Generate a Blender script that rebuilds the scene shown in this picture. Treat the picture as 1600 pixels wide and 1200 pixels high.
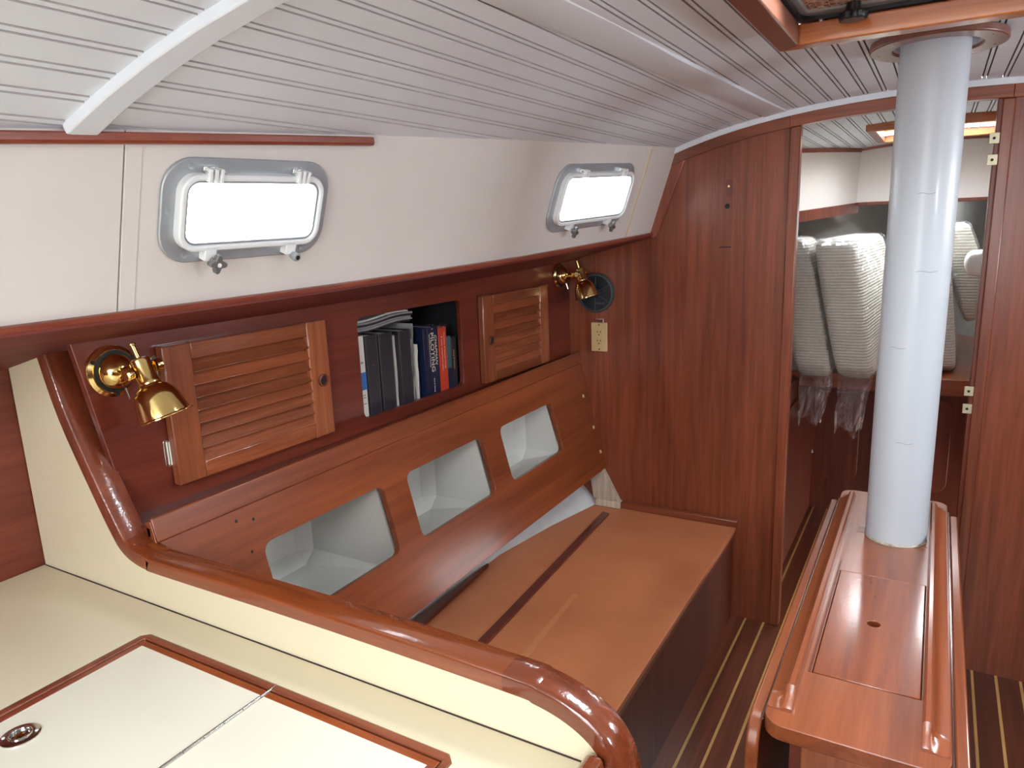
import bpy, bmesh, math, random
from mathutils import Vector, Matrix
random.seed(7)
for o in list(bpy.data.objects): bpy.data.objects.remove(o, do_unlink=True)
scene = bpy.context.scene
COL = scene.collection
PI = math.pi

# ------------------------------------------------------------------ camera
cam_d = bpy.data.cameras.new('camera'); cam = bpy.data.objects.new('camera', cam_d); COL.objects.link(cam)
def cam_matrix(yaw, pitch, roll, loc):
    cy, sy, cp, sp = math.cos(yaw), math.sin(yaw), math.cos(pitch), math.sin(pitch)
    f = Vector((-sy*cp, cy*cp, -sp)); r = Vector((cy, sy, 0)); u = r.cross(f)
    c, s = math.cos(roll), math.sin(roll)
    R, U, B = c*r + s*u, -s*r + c*u, -f
    return Matrix(((R.x, U.x, B.x, loc[0]), (R.y, U.y, B.y, loc[1]), (R.z, U.z, B.z, loc[2]), (0, 0, 0, 1)))
cam.matrix_world = cam_matrix(0.53284, 0.21523, -0.037794, (0, 0, 1.5))
cam_d.sensor_fit = 'HORIZONTAL'; cam_d.sensor_width = 36.0; cam_d.lens = 1127.25/1600*36.0
cam_d.clip_start = 0.02; cam_d.clip_end = 200
scene.camera = cam

# ------------------------------------------------------------------ world, big lights, exposure
world = bpy.data.worlds.new('overcast_sky'); scene.world = world; world.use_nodes = True
bg = world.node_tree.nodes['Background']; bg.inputs[0].default_value = (0.93, 0.97, 1.0, 1); bg.inputs[1].default_value = 11.0
vs = scene.view_settings
vs.view_transform = 'Standard'; vs.look = 'None'; vs.exposure = 0.05; vs.gamma = 1.0; vs.use_curve_mapping = False

def area(name, loc, direction, sx, sy, power, color=(1, 1, 1)):
    d = bpy.data.lights.new(name, 'AREA'); d.shape = 'RECTANGLE'; d.size = sx; d.size_y = sy; d.energy = power; d.color = color
    o = bpy.data.objects.new(name, d); COL.objects.link(o); o.location = loc
    o.rotation_euler = Vector(direction).to_track_quat('-Z', 'Y').to_euler()
    return o
DAY = (0.86, 0.94, 1.0)
area('companionway_daylight', (0.0, -0.95, 1.90), (0.0, 0.16, -1), 0.70, 0.70, 17, (0.93, 0.965, 1.0))
area('main_hatch_daylight', (-0.035, 1.28, 1.99), (0, 0, -1), 0.42, 0.36, 22, DAY)
area('fore_hatch_daylight', (-0.02, 3.72, 1.96), (0, -0.1, -1), 0.42, 0.42, 9, DAY)
for _y in (0.88, 2.05):
    area('starboard_port_daylight', (1.10 - 0.09*_y, _y, 1.55), (-1, -0.05, -0.85), 0.30, 0.12, 8.0, DAY)

# ------------------------------------------------------------------ materials
def S(r, g, b):
    f = lambda c: (c/255/12.92) if c/255 <= 0.04045 else ((c/255 + 0.055)/1.055)**2.4
    return (f(r), f(g), f(b), 1)
def new_mat(name):
    m = bpy.data.materials.new(name); m.use_nodes = True
    nt = m.node_tree; return m, nt, nt.nodes['Principled BSDF']
def setp(b, **k):
    for n, v in k.items():
        n = n.replace('_', ' ')
        if n in b.inputs: b.inputs[n].default_value = v
def coords(nt, scale, kind='Object'):
    tc = nt.nodes.new('ShaderNodeTexCoord'); mp = nt.nodes.new('ShaderNodeMapping')
    nt.links.new(tc.outputs[kind], mp.inputs[0]); mp.inputs['Scale'].default_value = scale
    return mp
def noise(nt, vec, scale, detail=4, rough=0.55, dist=0.0):
    n = nt.nodes.new('ShaderNodeTexNoise'); n.inputs['Scale'].default_value = scale; n.inputs['Detail'].default_value = detail
    n.inputs['Roughness'].default_value = rough; n.inputs['Distortion'].default_value = dist
    nt.links.new(vec.outputs[0], n.inputs['Vector']); return n
def ramp(nt, src, stops):
    r = nt.nodes.new('ShaderNodeValToRGB'); e = r.color_ramp.elements
    while len(e) < len(stops): e.new(0.5)
    for i, (p, c) in enumerate(stops): e[i].position = p; e[i].color = c
    nt.links.new(src, r.inputs[0]); return r
def mixc(nt, a, b, fac, mode='MULTIPLY'):
    m = nt.nodes.new('ShaderNodeMix'); m.data_type = 'RGBA'; m.blend_type = mode
    if isinstance(fac, float): m.inputs[0].default_value = fac
    else: nt.links.new(fac, m.inputs[0])
    for i, s in ((6, a), (7, b)):
        if isinstance(s, tuple): m.inputs[i].default_value = s
        else: nt.links.new(s, m.inputs[i])
    return m.outputs[2]
def bump(nt, b, h, strength, dist=0.001):
    n = nt.nodes.new('ShaderNodeBump'); n.inputs['Strength'].default_value = strength; n.inputs['Distance'].default_value = dist
    nt.links.new(h, n.inputs['Height']); nt.links.new(n.outputs[0], b.inputs['Normal']); return n

def wood(name, dark, light, axis='y', rough=0.3, coat=0.6, coat_rough=0.08, fine=1.0, vary=0.25, orange_peel=0.0):
    m, nt, b = new_mat(name)
    ax = 'xyz'.index(axis)
    sc = [34.0*fine]*3; sc[ax] = 1.6*fine
    v = coords(nt, sc); n1 = noise(nt, v, 1.0, 7, 0.62, 0.7)
    sc2 = [7.0]*3; sc2[ax] = 0.8
    v2 = coords(nt, sc2); n2 = noise(nt, v2, 1.0, 3, 0.5, 0.4)
    sc3 = [330.0]*3; sc3[ax] = 14.0
    v3 = coords(nt, sc3); n3 = noise(nt, v3, 1.0, 2, 0.6)
    c1 = ramp(nt, n1.outputs[0], [(0.28, dark), (0.72, light)])
    c2 = ramp(nt, n2.outputs[0], [(0.3, (0.74, 0.72, 0.72, 1)), (0.72, (1.1, 1.08, 1.06, 1))])
    c3 = ramp(nt, n3.outputs[0], [(0.34, (0.78, 0.76, 0.76, 1)), (0.52, (1, 1, 1, 1))])
    c = mixc(nt, c1.outputs[0], c2.outputs[0], 0.85)
    c = mixc(nt, c, c3.outputs[0], 0.55)
    if vary:
        oi = nt.nodes.new('ShaderNodeObjectInfo')
        rv = ramp(nt, oi.outputs['Random'], [(0.0, (1-vary, 1-vary, 1-vary, 1)), (1.0, (1+vary*0.6, 1+vary*0.55, 1+vary*0.5, 1))])
        c = mixc(nt, c, rv.outputs[0], 1.0)
    nt.links.new(c, b.inputs['Base Color'])
    setp(b, Roughness=rough, Coat_Weight=coat, Coat_Roughness=coat_rough, Specular_IOR_Level=0.4)
    if orange_peel:
        vp = coords(nt, (1, 1, 1)); npk = noise(nt, vp, 90.0, 2, 0.5)
        bn = bump(nt, b, npk.outputs[0], orange_peel, 0.004)
        nt.links.new(bn.outputs[0], b.inputs['Coat Normal'])
    else:
        bump(nt, b, n3.outputs[0], 0.15, 0.0006)
    return m
def plain(name, col, rough=0.5, metal=0.0, coat=0.0, mottle=0.06, scale=8.0, bumpy=0.0, bscale=120.0, **k):
    m, nt, b = new_mat(name)
    v = coords(nt, (1, 1, 1)); n = noise(nt, v, scale, 4)
    r = ramp(nt, n.outputs[0], [(0.25, tuple(c*(1-mottle) for c in col[:3]) + (1,)), (0.75, tuple(min(1, c*(1+mottle)) for c in col[:3]) + (1,))])
    nt.links.new(r.outputs[0], b.inputs['Base Color'])
    setp(b, Roughness=rough, Metallic=metal, Coat_Weight=coat, Coat_Roughness=0.1, **k)
    if bumpy:
        nb = noise(nt, v, bscale, 3); bump(nt, b, nb.outputs[0], bumpy, 0.002)
    return m

MD, ML = S(96, 38, 24), S(150, 72, 44)            # mahogany
W = {}
W['bulk'] = wood('mahogany_bulkhead', S(114, 53, 32), S(162, 86, 55), 'z', 0.34, 0.3, 0.22, 1.3)
W['lock'] = wood('mahogany_locker_front', S(104, 42, 31), S(138, 64, 46), 'y', 0.32, 0.4, 0.14, 0.8)
W['soff'] = wood('mahogany_soffit', S(100, 39, 33), S(128, 56, 46), 'y', 0.6, 0.0, 0.3, 0.8)
W['back'] = wood('mahogany_backrest', S(116, 54, 27), S(160, 84, 46), 'y', 0.34, 0.4, 0.16, 0.7)
W['ystile'] = wood('teak_stile', S(122, 62, 37), S(168, 98, 62), 'z', 0.3, 0.6, 0.1, 1.0, 0.2)
W['yslat'] = wood('teak_slat', S(126, 64, 39), S(172, 98, 62), 'y', 0.27, 0.7, 0.08, 1.0, 0.28, 0.12)
W['xcap'] = wood('varnished_cap', S(118, 52, 24), S(172, 90, 45), 'x', 0.24, 1.0, 0.05, 1.0, 0.1, 0.05)
W['zcap'] = wood('varnished_upright', S(108, 49, 31), S(148, 76, 48), 'z', 0.24, 1.0, 0.05, 1.0, 0.1, 0.1)
W['dcap'] = wood('varnished_dark_corner', S(100, 44, 24), S(144, 72, 42), 'x', 0.2, 1.0, 0.04, 1.0, 0.1, 0.12)
W['table'] = wood('varnished_table', S(116, 55, 29), S(162, 88, 50), 'y', 0.28, 0.7, 0.2, 0.6, 0.1)
W['lid'] = wood('varnished_table_lid', S(106, 46, 24), S(158, 82, 44), 'y', 0.26, 0.8, 0.13, 0.5, 0.05, 0.03)
W['front'] = wood('dark_mahogany_panel', S(92, 40, 27), S(126, 62, 41), 'z', 0.4, 0.15, 0.25, 1.0)
W['sole'] = wood('sole_plank', S(78, 39, 26), S(120, 64, 43), 'y', 0.32, 0.4, 0.14, 1.0, 0.3)
W['holly'] = wood('sole_inlay', S(186, 143, 79), S(214, 166, 104), 'y', 0.3, 0.4, 0.14, 1.0, 0.12)
W['trimx'] = wood('mahogany_trim_across', S(122, 59, 39), S(164, 92, 62), 'x', 0.32, 0.4, 0.16, 1.0)
W['trimy'] = wood('mahogany_trim_along', S(128, 57, 39), S(170, 89, 62), 'y', 0.3, 0.5, 0.12, 1.0)
W['hatchx'] = wood('hatch_coaming_wood', S(158, 83, 39), S(202, 124, 64), 'x', 0.3, 0.5, 0.1, 1.0, 0.05)
W['hatchy'] = wood('hatch_frame_paint', S(118, 70, 56), S(146, 96, 76), 'y', 0.36, 0.3, 0.2, 0.6, 0.08)
W['cleat'] = wood('raw_timber', S(176, 158, 138), S(218, 206, 190), 'z', 0.7, 0.0, 0.3, 1.0)
W['batten'] = wood('dark_batten', S(98, 44, 33), S(132, 66, 49), 'y', 0.35, 0.4, 0.2, 1.0)

def painted_board():
    m, nt, b = new_mat('brown_painted_plywood')
    v = coords(nt, (1, 1, 1)); n = noise(nt, v, 5.0, 5, 0.6)
    c = ramp(nt, n.outputs[0], [(0.25, S(188, 114, 76)), (0.75, S(204, 129, 88))])
    v2 = coords(nt, (9.0, 3.0, 9.0)); n2 = noise(nt, v2, 3.2, 6, 0.7, 1.2)
    sc = ramp(nt, n2.outputs[0], [(0.66, (0, 0, 0, 1)), (0.74, (0.35, 0.35, 0.35, 1))])
    c = mixc(nt, c.outputs[0], S(196, 132, 88), sc.outputs[0], 'MIX')
    nt.links.new(c, b.inputs['Base Color']); setp(b, Roughness=0.42, Specular_IOR_Level=0.4)
    bump(nt, b, n.outputs[0], 0.1, 0.001); return m
M = {}
M['seat'] = painted_board()
M['ceil'] = plain('white_gloss_paint', S(222, 227, 233), 0.5, mottle=0.02, bumpy=0.12, bscale=60)
M['groove'] = plain('groove_shade_grey', S(186, 183, 182), 0.8, mottle=0.15, scale=20)  # shade of the plank grooves put into their colour as grey
M['wallw'] = plain('offwhite_laminate', S(216, 209, 203), 0.45, mottle=0.03, bumpy=0.06, bscale=30)
M['crack'] = plain('dark_joint', S(60, 45, 38), 0.8)
M['cream'] = plain('cream_laminate', S(230, 220, 190), 0.32, mottle=0.025, scale=3.0)
M['lidw'] = plain('pale_cream_lid', S(236, 232, 214), 0.3, mottle=0.02, scale=3.0)
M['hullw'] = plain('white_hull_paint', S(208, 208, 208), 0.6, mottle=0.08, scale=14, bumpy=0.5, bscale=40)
M['bin'] = plain('white_moulded_bin', S(214, 212, 206), 0.45, mottle=0.03, bumpy=0.1, bscale=20)
M['mast'] = plain('white_painted_spar', S(184, 189, 195), 0.42, mottle=0.03, coat=0.12, scale=5)
M['alu'] = plain('grey_anodised', S(176, 182, 186), 0.42, metal=0.6, mottle=0.05, scale=30)
M['aluw'] = plain('white_coated_ring', S(232, 234, 234), 0.35, mottle=0.03)
M['chrome'] = plain('chrome', S(210, 210, 208), 0.16, metal=1.0, mottle=0.03)
M['brass'] = plain('polished_brass', S(236, 204, 134), 0.13, metal=1.0, mottle=0.05, scale=20)
M['black'] = plain('black_plastic', S(22, 22, 24), 0.35, mottle=0.1)
M['rubber'] = plain('black_gasket', S(14, 14, 15), 0.6)
M['speaker'] = plain('navy_black_grille', S(20, 28, 38), 0.45)
M['speakrim'] = plain('dark_grey_rim', S(72, 76, 80), 0.35)
M['ivory'] = plain('ivory_plastic', S(214, 186, 134), 0.4, mottle=0.02)
M['slot'] = plain('dark_slot', S(30, 22, 18), 0.7)
M['grey'] = plain('grey_hatch_plastic', S(128, 130, 130), 0.4, mottle=0.06, scale=18)
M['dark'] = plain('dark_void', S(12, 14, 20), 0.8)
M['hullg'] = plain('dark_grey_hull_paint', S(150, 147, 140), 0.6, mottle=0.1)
M['blackpanel'] = plain('matt_black', S(16, 18, 22), 0.85)
M['foam'] = None
M['binder'] = plain('black_vinyl_binder', S(44, 42, 48), 0.38, mottle=0.15, scale=60, bumpy=0.2, bscale=300)
M['paper'] = plain('paper', S(226, 222, 212), 0.7, mottle=0.03)
M['paperg'] = plain('grey_newsprint', S(150, 148, 150), 0.6, mottle=0.15, scale=25)
M['blue'] = plain('blue_print', S(58, 112, 176), 0.5)
M['navy'] = plain('navy_cover', S(22, 34, 62), 0.35, mottle=0.1)
M['red'] = plain('red_cover', S(196, 66, 46), 0.35, mottle=0.08)
M['teal'] = plain('teal_cover', S(64, 96, 102), 0.4, mottle=0.1)
M['dbook'] = plain('dark_cover', S(34, 34, 40), 0.4)
M['ink'] = plain('white_lettering', S(236, 226, 206), 0.5, mottle=0.01)
M['gold'] = plain('gold_lettering', S(188, 160, 110), 0.5, mottle=0.01)
M['pink'] = plain('pale_red_lettering', S(240, 190, 160), 0.5, mottle=0.01)
M['pillow'] = plain('white_cotton', S(226, 224, 220), 0.8, mottle=0.03)

def foam_mat():
    m, nt, b = new_mat('ribbed_cream_ticking')
    v = coords(nt, (1, 1, 1)); w = nt.nodes.new('ShaderNodeTexWave'); w.wave_type = 'BANDS'; w.bands_direction = 'Z'
    w.inputs['Scale'].default_value = 26.0; w.inputs['Distortion'].default_value = 1.2; w.inputs['Detail'].default_value = 2
    nt.links.new(v.outputs[0], w.inputs['Vector'])
    c = ramp(nt, w.outputs['Fac'], [(0.0, S(204, 198, 180)), (0.6, S(232, 228, 214))])
    nt.links.new(c.outputs[0], b.inputs['Base Color']); setp(b, Roughness=0.75)
    bump(nt, b, w.outputs['Fac'], 0.5, 0.004); return m
M['foam'] = foam_mat()
def plastic_wrap():
    m, nt, b = new_mat('clear_plastic_wrap')
    out = nt.nodes['Material Output']
    v = coords(nt, (1, 1, 0.45)); n = noise(nt, v, 26.0, 5, 0.65, 1.6)
    bp = nt.nodes.new('ShaderNodeBump'); bp.inputs['Strength'].default_value = 1.0; bp.inputs['Distance'].default_value = 0.03
    nt.links.new(n.outputs[0], bp.inputs['Height'])
    g = nt.nodes.new('ShaderNodeBsdfGlossy'); g.inputs['Roughness'].default_value = 0.06; g.inputs['Color'].default_value = (0.95, 0.96, 1, 1)
    nt.links.new(bp.outputs[0], g.inputs['Normal'])
    t = nt.nodes.new('ShaderNodeBsdfTransparent'); t.inputs['Color'].default_value = (0.95, 0.95, 0.95, 1)
    fr = nt.nodes.new('ShaderNodeLayerWeight'); fr.inputs['Blend'].default_value = 0.25; nt.links.new(bp.outputs[0], fr.inputs['Normal'])
    mth = nt.nodes.new('ShaderNodeMath'); mth.operation = 'MULTIPLY_ADD'; mth.inputs[1].default_value = 0.55; mth.inputs[2].default_value = 0.045
    nt.links.new(fr.outputs['Facing'], mth.inputs[0])
    mx = nt.nodes.new('ShaderNodeMixShader'); nt.links.new(mth.outputs[0], mx.inputs[0]); nt.links.new(t.outputs[0], mx.inputs[1]); nt.links.new(g.outputs[0], mx.inputs[2])
    nt.links.new(mx.outputs[0], out.inputs[0]); return m
M['wrap'] = plastic_wrap()
def glass_mat():
    m, nt, b = new_mat('port_glass')
    out = nt.nodes['Material Output']
    g = nt.nodes.new('ShaderNodeBsdfGlossy'); g.inputs['Roughness'].default_value = 0.02
    t = nt.nodes.new('ShaderNodeBsdfTransparent'); t.inputs['Color'].default_value = (0.96, 0.98, 0.98, 1)
    fr = nt.nodes.new('ShaderNodeLayerWeight'); fr.inputs['Blend'].default_value = 0.12
    mx = nt.nodes.new('ShaderNodeMixShader'); nt.links.new(fr.outputs['Facing'], mx.inputs[0]); nt.links.new(t.outputs[0], mx.inputs[1]); nt.links.new(g.outputs[0], mx.inputs[2])
    nt.links.new(mx.outputs[0], out.inputs[0]); return m
M['glass'] = glass_mat()
def honeycomb_mat():
    m, nt, b = new_mat('brown_honeycomb_lens')
    v = coords(nt, (1, 1, 1)); vo = nt.nodes.new('ShaderNodeTexVoronoi'); vo.feature = 'DISTANCE_TO_EDGE'; vo.inputs['Scale'].default_value = 95; vo.inputs['Randomness'].default_value = 0.15
    nt.links.new(v.outputs[0], vo.inputs['Vector'])
    c = ramp(nt, vo.outputs['Distance'], [(0.03, S(200, 170, 150)), (0.12, S(110, 62, 44))])
    nt.links.new(c.outputs[0], b.inputs['Base Color']); setp(b, Roughness=0.25); return m
M['comb'] = honeycomb_mat()

# ------------------------------------------------------------------ mesh helpers
def world_org(o):
    p = Vector((0, 0, 0))
    while o is not None: p = p + o.location; o = o.parent
    return p
def finish(bm, name, mat, parent=None, smooth=35, local=False, bevel=0.0, segs=2, origin=None):
    bmesh.ops.remove_doubles(bm, verts=bm.verts, dist=1e-6)
    bmesh.ops.recalc_face_normals(bm, faces=bm.faces)
    org = Vector((0, 0, 0))
    if not local:
        if parent is not None: org = world_org(parent)
        elif origin is not None: org = Vector(origin)
        else:
            xs = [v.co.x for v in bm.verts]; ys = [v.co.y for v in bm.verts]; zs = [v.co.z for v in bm.verts]
            org = Vector(((min(xs)+max(xs))/2, (min(ys)+max(ys))/2, min(zs)))
        bmesh.ops.translate(bm, verts=bm.verts, vec=-org)
    me = bpy.data.meshes.new(name); bm.to_mesh(me); bm.free()
    o = bpy.data.objects.new(name, me); COL.objects.link(o)
    me.materials.append(mat)
    if smooth:
        me.shade_smooth(); me.set_sharp_from_angle(angle=math.radians(smooth))
    if parent is not None: o.parent = parent
    elif not local: o.location = org
    if bevel:
        md = o.modifiers.new('edge_round', 'BEVEL'); md.width = bevel; md.segments = segs; md.limit_method = 'ANGLE'; md.angle_limit = math.radians(45)
    return o
def tag(o, label=None, cat=None, group=None, kind=None):
    if label: o['label'] = label
    if cat: o['category'] = cat
    if group: o['group'] = group
    if kind: o['kind'] = kind
    return o
def thing(name, label, cat, loc, group=None, kind=None, rot=(0, 0, 0)):
    o = bpy.data.objects.new(name, None); COL.objects.link(o); o.location = loc; o.rotation_euler = rot; o.empty_display_size = 0.05
    return tag(o, label, cat, group, kind)
def NB(): return bmesh.new()
def box(bm, x0, x1, y0, y1, z0, z1, fn=None):
    vs = []
    for x in (x0, x1):
        for y in (y0, y1):
            for z in (z0, z1):
                p = (x, y, z); vs.append(bm.verts.new(fn(*p) if fn else p))
    for f in ((0, 1, 3, 2), (4, 6, 7, 5), (0, 4, 5, 1), (2, 3, 7, 6), (0, 2, 6, 4), (1, 5, 7, 3)):
        bm.faces.new([vs[i] for i in f])
    return bm
def rrect(cx, cy, w, h, r, n=6):
    pts = []
    for (sx, sy, a0) in ((1, 1, 0), (-1, 1, PI/2), (-1, -1, PI), (1, -1, 3*PI/2)):
        for i in range(n+1):
            a = a0 + PI/2*i/n
            pts.append((cx + sx*(w/2-r) + r*math.cos(a), cy + sy*(h/2-r) + r*math.sin(a)))
    return pts
def circ(cx, cy, rx, ry=None, n=32):
    ry = ry or rx
    return [(cx + rx*math.cos(2*PI*i/n), cy + ry*math.sin(2*PI*i/n)) for i in range(n)]
def prism(bm, outer, fn, w0, w1, holes=()):
    """a plate: 2-D outline with holes, thickness w0..w1; fn(u,v,w) -> xyz"""
    loops = [list(outer)] + [list(h) for h in holes]
    def cap(w):
        tb = []; edges = []
        for lp in loops:
            vs = [bm.verts.new((u, v, 0)) for u, v in lp]
            tb.append(vs)
            for i in range(len(vs)): edges.append(bm.edges.new((vs[i], vs[(i+1) % len(vs)])))
        if len(loops) == 1: bm.faces.new(tb[0])
        else: bmesh.ops.triangle_fill(bm, use_beauty=True, use_dissolve=False, edges=edges)
        for lp, vs in zip(loops, tb):
            for (u, v), vert in zip(lp, vs): vert.co = Vector(fn(u, v, w))
        return tb
    a, b = cap(w0), cap(w1)
    for la, lb in zip(a, b):
        n = len(la)
        for i in range(n): bm.faces.new((la[i], la[(i+1) % n], lb[(i+1) % n], lb[i]))
    return bm
def frame_of(axis):
    a = Vector(axis).normalized(); t = Vector((0, 0, 1)) if abs(a.z) < 0.9 else Vector((1, 0, 0))
    u = a.cross(t).normalized(); return a, u, a.cross(u)
def lathe(bm, prof, org=(0, 0, 0), axis=(0, 0, 1), n=28, cap=True):
    a, u, w = frame_of(axis); org = Vector(org); rings = []
    for r, h in prof:
        rings.append([bm.verts.new(org + a*h + u*(max(r, 1e-5)*math.cos(2*PI*i/n)) + w*(max(r, 1e-5)*math.sin(2*PI*i/n))) for i in range(n)])
    for A, B in zip(rings, rings[1:]):
        for i in range(n): bm.faces.new((A[i], A[(i+1) % n], B[(i+1) % n], B[i]))
    if cap: bm.faces.new(rings[0]); bm.faces.new(rings[-1])
    return bm
def sweep(bm, path, section, side, scale=None):
    """section points (s,t): s along 'side' vector, t along side x tangent"""
    path = [Vector(p) for p in path]; side = Vector(side).normalized(); rings = []
    for i, p in enumerate(path):
        t = (path[min(i+1, len(path)-1)] - path[max(i-1, 0)]).normalized()
        nrm = side.cross(t).normalized(); sd = t.cross(nrm).normalized()
        k = scale(i) if scale else (1, 1)
        rings.append([bm.verts.new(p + sd*(s*k[0]) + nrm*(q*k[1])) for s, q in section])
    n = len(section)
    for A, B in zip(rings, rings[1:]):
        for i in range(n): bm.faces.new((A[i], A[(i+1) % n], B[(i+1) % n], B[i]))
    bm.faces.new(rings[0]); bm.faces.new(rings[-1]); return bm
def tube(bm, path, r, n=10):
    sec = [(r*math.cos(2*PI*i/n), r*math.sin(2*PI*i/n)) for i in range(n)]
    d = (Vector(path[-1]) - Vector(path[0])).normalized()
    sd = Vector((0, 0, 1)) if abs(d.z) < 0.9 else Vector((1, 0, 0))
    return sweep(bm, path, sec, sd - d*sd.dot(d))
def text_mesh(name, s, mat, parent, org, right, up, size, stretch=1.0, thick=0.0004, shear=0.0):
    cu = bpy.data.curves.new(name, 'FONT'); cu.body = s; cu.size = size; cu.extrude = thick; cu.shear = shear; cu.resolution_u = 3
    tmp = bpy.data.objects.new(name, cu); COL.objects.link(tmp)
    dg = bpy.context.evaluated_depsgraph_get(); me = bpy.data.meshes.new_from_object(tmp.evaluated_get(dg))
    bpy.data.objects.remove(tmp, do_unlink=True)
    right, up = Vector(right).normalized(), Vector(up).normalized(); nrm = right.cross(up)
    o0 = Vector(org) - world_org(parent)
    for v in me.vertices: v.co = o0 + right*(v.co.x*stretch) + up*v.co.y + nrm*v.co.z
    me.materials.clear(); me.materials.append(mat); me.name = name
    o = bpy.data.objects.new(name, me); COL.objects.link(o); o.parent = parent
    return o
def lerp(a, b, t): return a + (b-a)*t
def interp(x, xs, ys):
    if x <= xs[0]: return ys[0]
    for i in range(len(xs)-1):
        if x <= xs[i+1]: return lerp(ys[i], ys[i+1], (x-xs[i])/(xs[i+1]-xs[i]))
    return ys[-1]

# ------------------------------------------------------------------ the place: shared shapes
YB = 2.594                                                   # main bulkhead
AFT = -1.35
def zc(x): return 1.858 - 0.1245*x*x - 0.0648*x**4            # deckhead camber
def tx(y, z): return -1.165 + 0.093*y + 0.333*(z-1.42)       # inner face of the coachroof side
def zb(y): return interp(y, [-1.4, 0.5, 0.8, 1.07, 1.4, 1.73, 2.1, 2.594], [1.378, 1.385, 1.389, 1.393, 1.402, 1.412, 1.430, 1.455])
def xf(y): return -1.25 - 0.03*(YB-y)                        # locker front plane
def soff(x, y): return zb(y) + 0.25*(x - tx(y, zb(y)))       # underside of side deck

# ------------------------------------------------------------------ floor
fl = box(NB(), -1.6, 1.6, AFT, 5.4, -0.04, -0.012)
floor = tag(finish(fl, 'floor', W['front'], origin=(0, 0, 0)), 'dark varnished cabin sole with pale inlaid strips', 'floor', kind='structure')
pm = sm = None
for k in range(-1, 28):
    x = -0.53 + 0.0667*k
    y1 = 3.86
    bm = box(NB(), x+0.0045, x+0.0622, AFT, y1, -0.012, 0.0); finish(bm, 'plank', W['sole'], floor, smooth=0)
    bm = box(NB(), x-0.0040, x+0.0040, AFT, y1, -0.012, 0.0004); finish(bm, 'inlay_strip', W['holly'], floor, smooth=0)

# ------------------------------------------------------------------ ceiling
ceil = thing('ceiling', 'white painted tongue and groove beadboard ceiling with cambered planks', 'ceiling', (0, 0, 1.86), kind='structure')
PITCH = 0.05
def plank(x0, y0, y1):
    prof = [(0.0, 0.012), (0.0016, 0.012), (0.0018, 0.0), (0.0374, 0.0), (0.0376, 0.012), (0.0410, 0.012), (0.0412, 0.0), (0.0482, 0.0), (0.0484, 0.012), (0.05, 0.012)]
    bm = NB(); lo = []; hi = []
    for y in (y0, y1):
        lo.append([bm.verts.new((x0+u, y, zc(x0) + (zc(x0+0.05)-zc(x0))*u/0.05 + d)) for u, d in prof])
        hi.append([bm.verts.new((x0, y, zc(x0)+0.016)), bm.verts.new((x0+0.05, y, zc(x0+0.05)+0.016))])
    n = len(prof)
    for i in range(n-1):
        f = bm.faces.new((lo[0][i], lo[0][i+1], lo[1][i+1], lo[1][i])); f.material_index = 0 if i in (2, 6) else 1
    bm.faces.new((hi[0][0], hi[0][1], hi[1][1], hi[1][0]))
    bm.faces.new((lo[0][0], lo[1][0], hi[1][0], hi[0][0])); bm.faces.new((lo[0][-1], lo[1][-1], hi[1][1], hi[0][1]))
    for j in (0, 1): bm.faces.new(lo[j] + [hi[j][1], hi[j][0]])
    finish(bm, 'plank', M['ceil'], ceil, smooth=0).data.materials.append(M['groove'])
def top_edge_y(x):      # forward limit of a plank before it runs out past the coachroof side
    xa = -abs(x)
    return (xa + 1.165 - 0.333*(zc(xa)-1.42))/0.093
for k in range(-10, 35):
    x0 = -0.618 + PITCH*k
    outer = x0 + 0.05 if x0 < 0 else x0
    yend = min(YB, top_edge_y(outer) + 0.15)
    if yend < AFT + 0.1: continue
    segs = [(AFT, yend)]
    def cut(segs, a, b):
        out = []
        for s, e in segs:
            if b <= s or a >= e: out.append((s, e)); continue
            if a > s: out.append((s, a))
            if b < e: out.append((b, e))
        return out
    if x0 + 0.05 > -0.36 and x0 < 0.36: segs = cut(segs, -1.32, -0.58)       # companionway slide
    if x0 + 0.05 > -0.27 and x0 < 0.21: segs = cut(segs, 1.07, 1.56)         # hatch opening
    if x0 + 0.05 > -0.105 and x0 < 0.03: segs = cut(segs, 1.80, 1.97)        # mast hole
    for s, e in segs: plank(x0, s, e)
# forward cabin planks
for k in range(-6, 27):
    x0 = -0.618 + PITCH*k
    y1 = 4.42; xa = min(abs(x0), abs(x0+0.05))
    if xa > 0.38: y1 = min(4.42, 2.62 + (0.93-xa)/0.53*1.8 + 0.1)
    if y1 < 2.7: continue
    segs = [(YB+0.02, y1)]
    if x0 + 0.05 > -0.235 and x0 < 0.20: segs = cut(segs, 3.45, 3.98)
    for s, e in segs: plank(x0, s, e)
# carlin strip that stands proud of the planking, its edge lifting
bm = NB()
rows = []
for i in range(15):
    y = lerp(0.2, 2.585, i/14); xo = lerp(-0.600, -0.525, i/14); wob = 0.006*math.sin(y*4.2) + 0.004*math.sin(9*y)
    rows.append([bm.verts.new(p) for p in ((xo, y, zc(xo)-0.001), (xo+0.003, y, zc(xo)-0.0025), (xo+0.066, y, zc(xo+0.066)-0.006-wob*0.4), (xo+0.073, y, zc(xo+0.073)-0.005-wob*0.4), (xo+0.074, y, zc(xo+0.074)+0.002))])
for A, B in zip(rows, rows[1:]):
    for i in range(4): bm.faces.new((A[i], A[i+1], B[i+1], B[i]))
tag(finish(bm, 'trim_1', M['ceil'], smooth=50), 'white painted strip running fore and aft along ceiling, lifting edge', 'ceiling trim', kind='structure')
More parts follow.
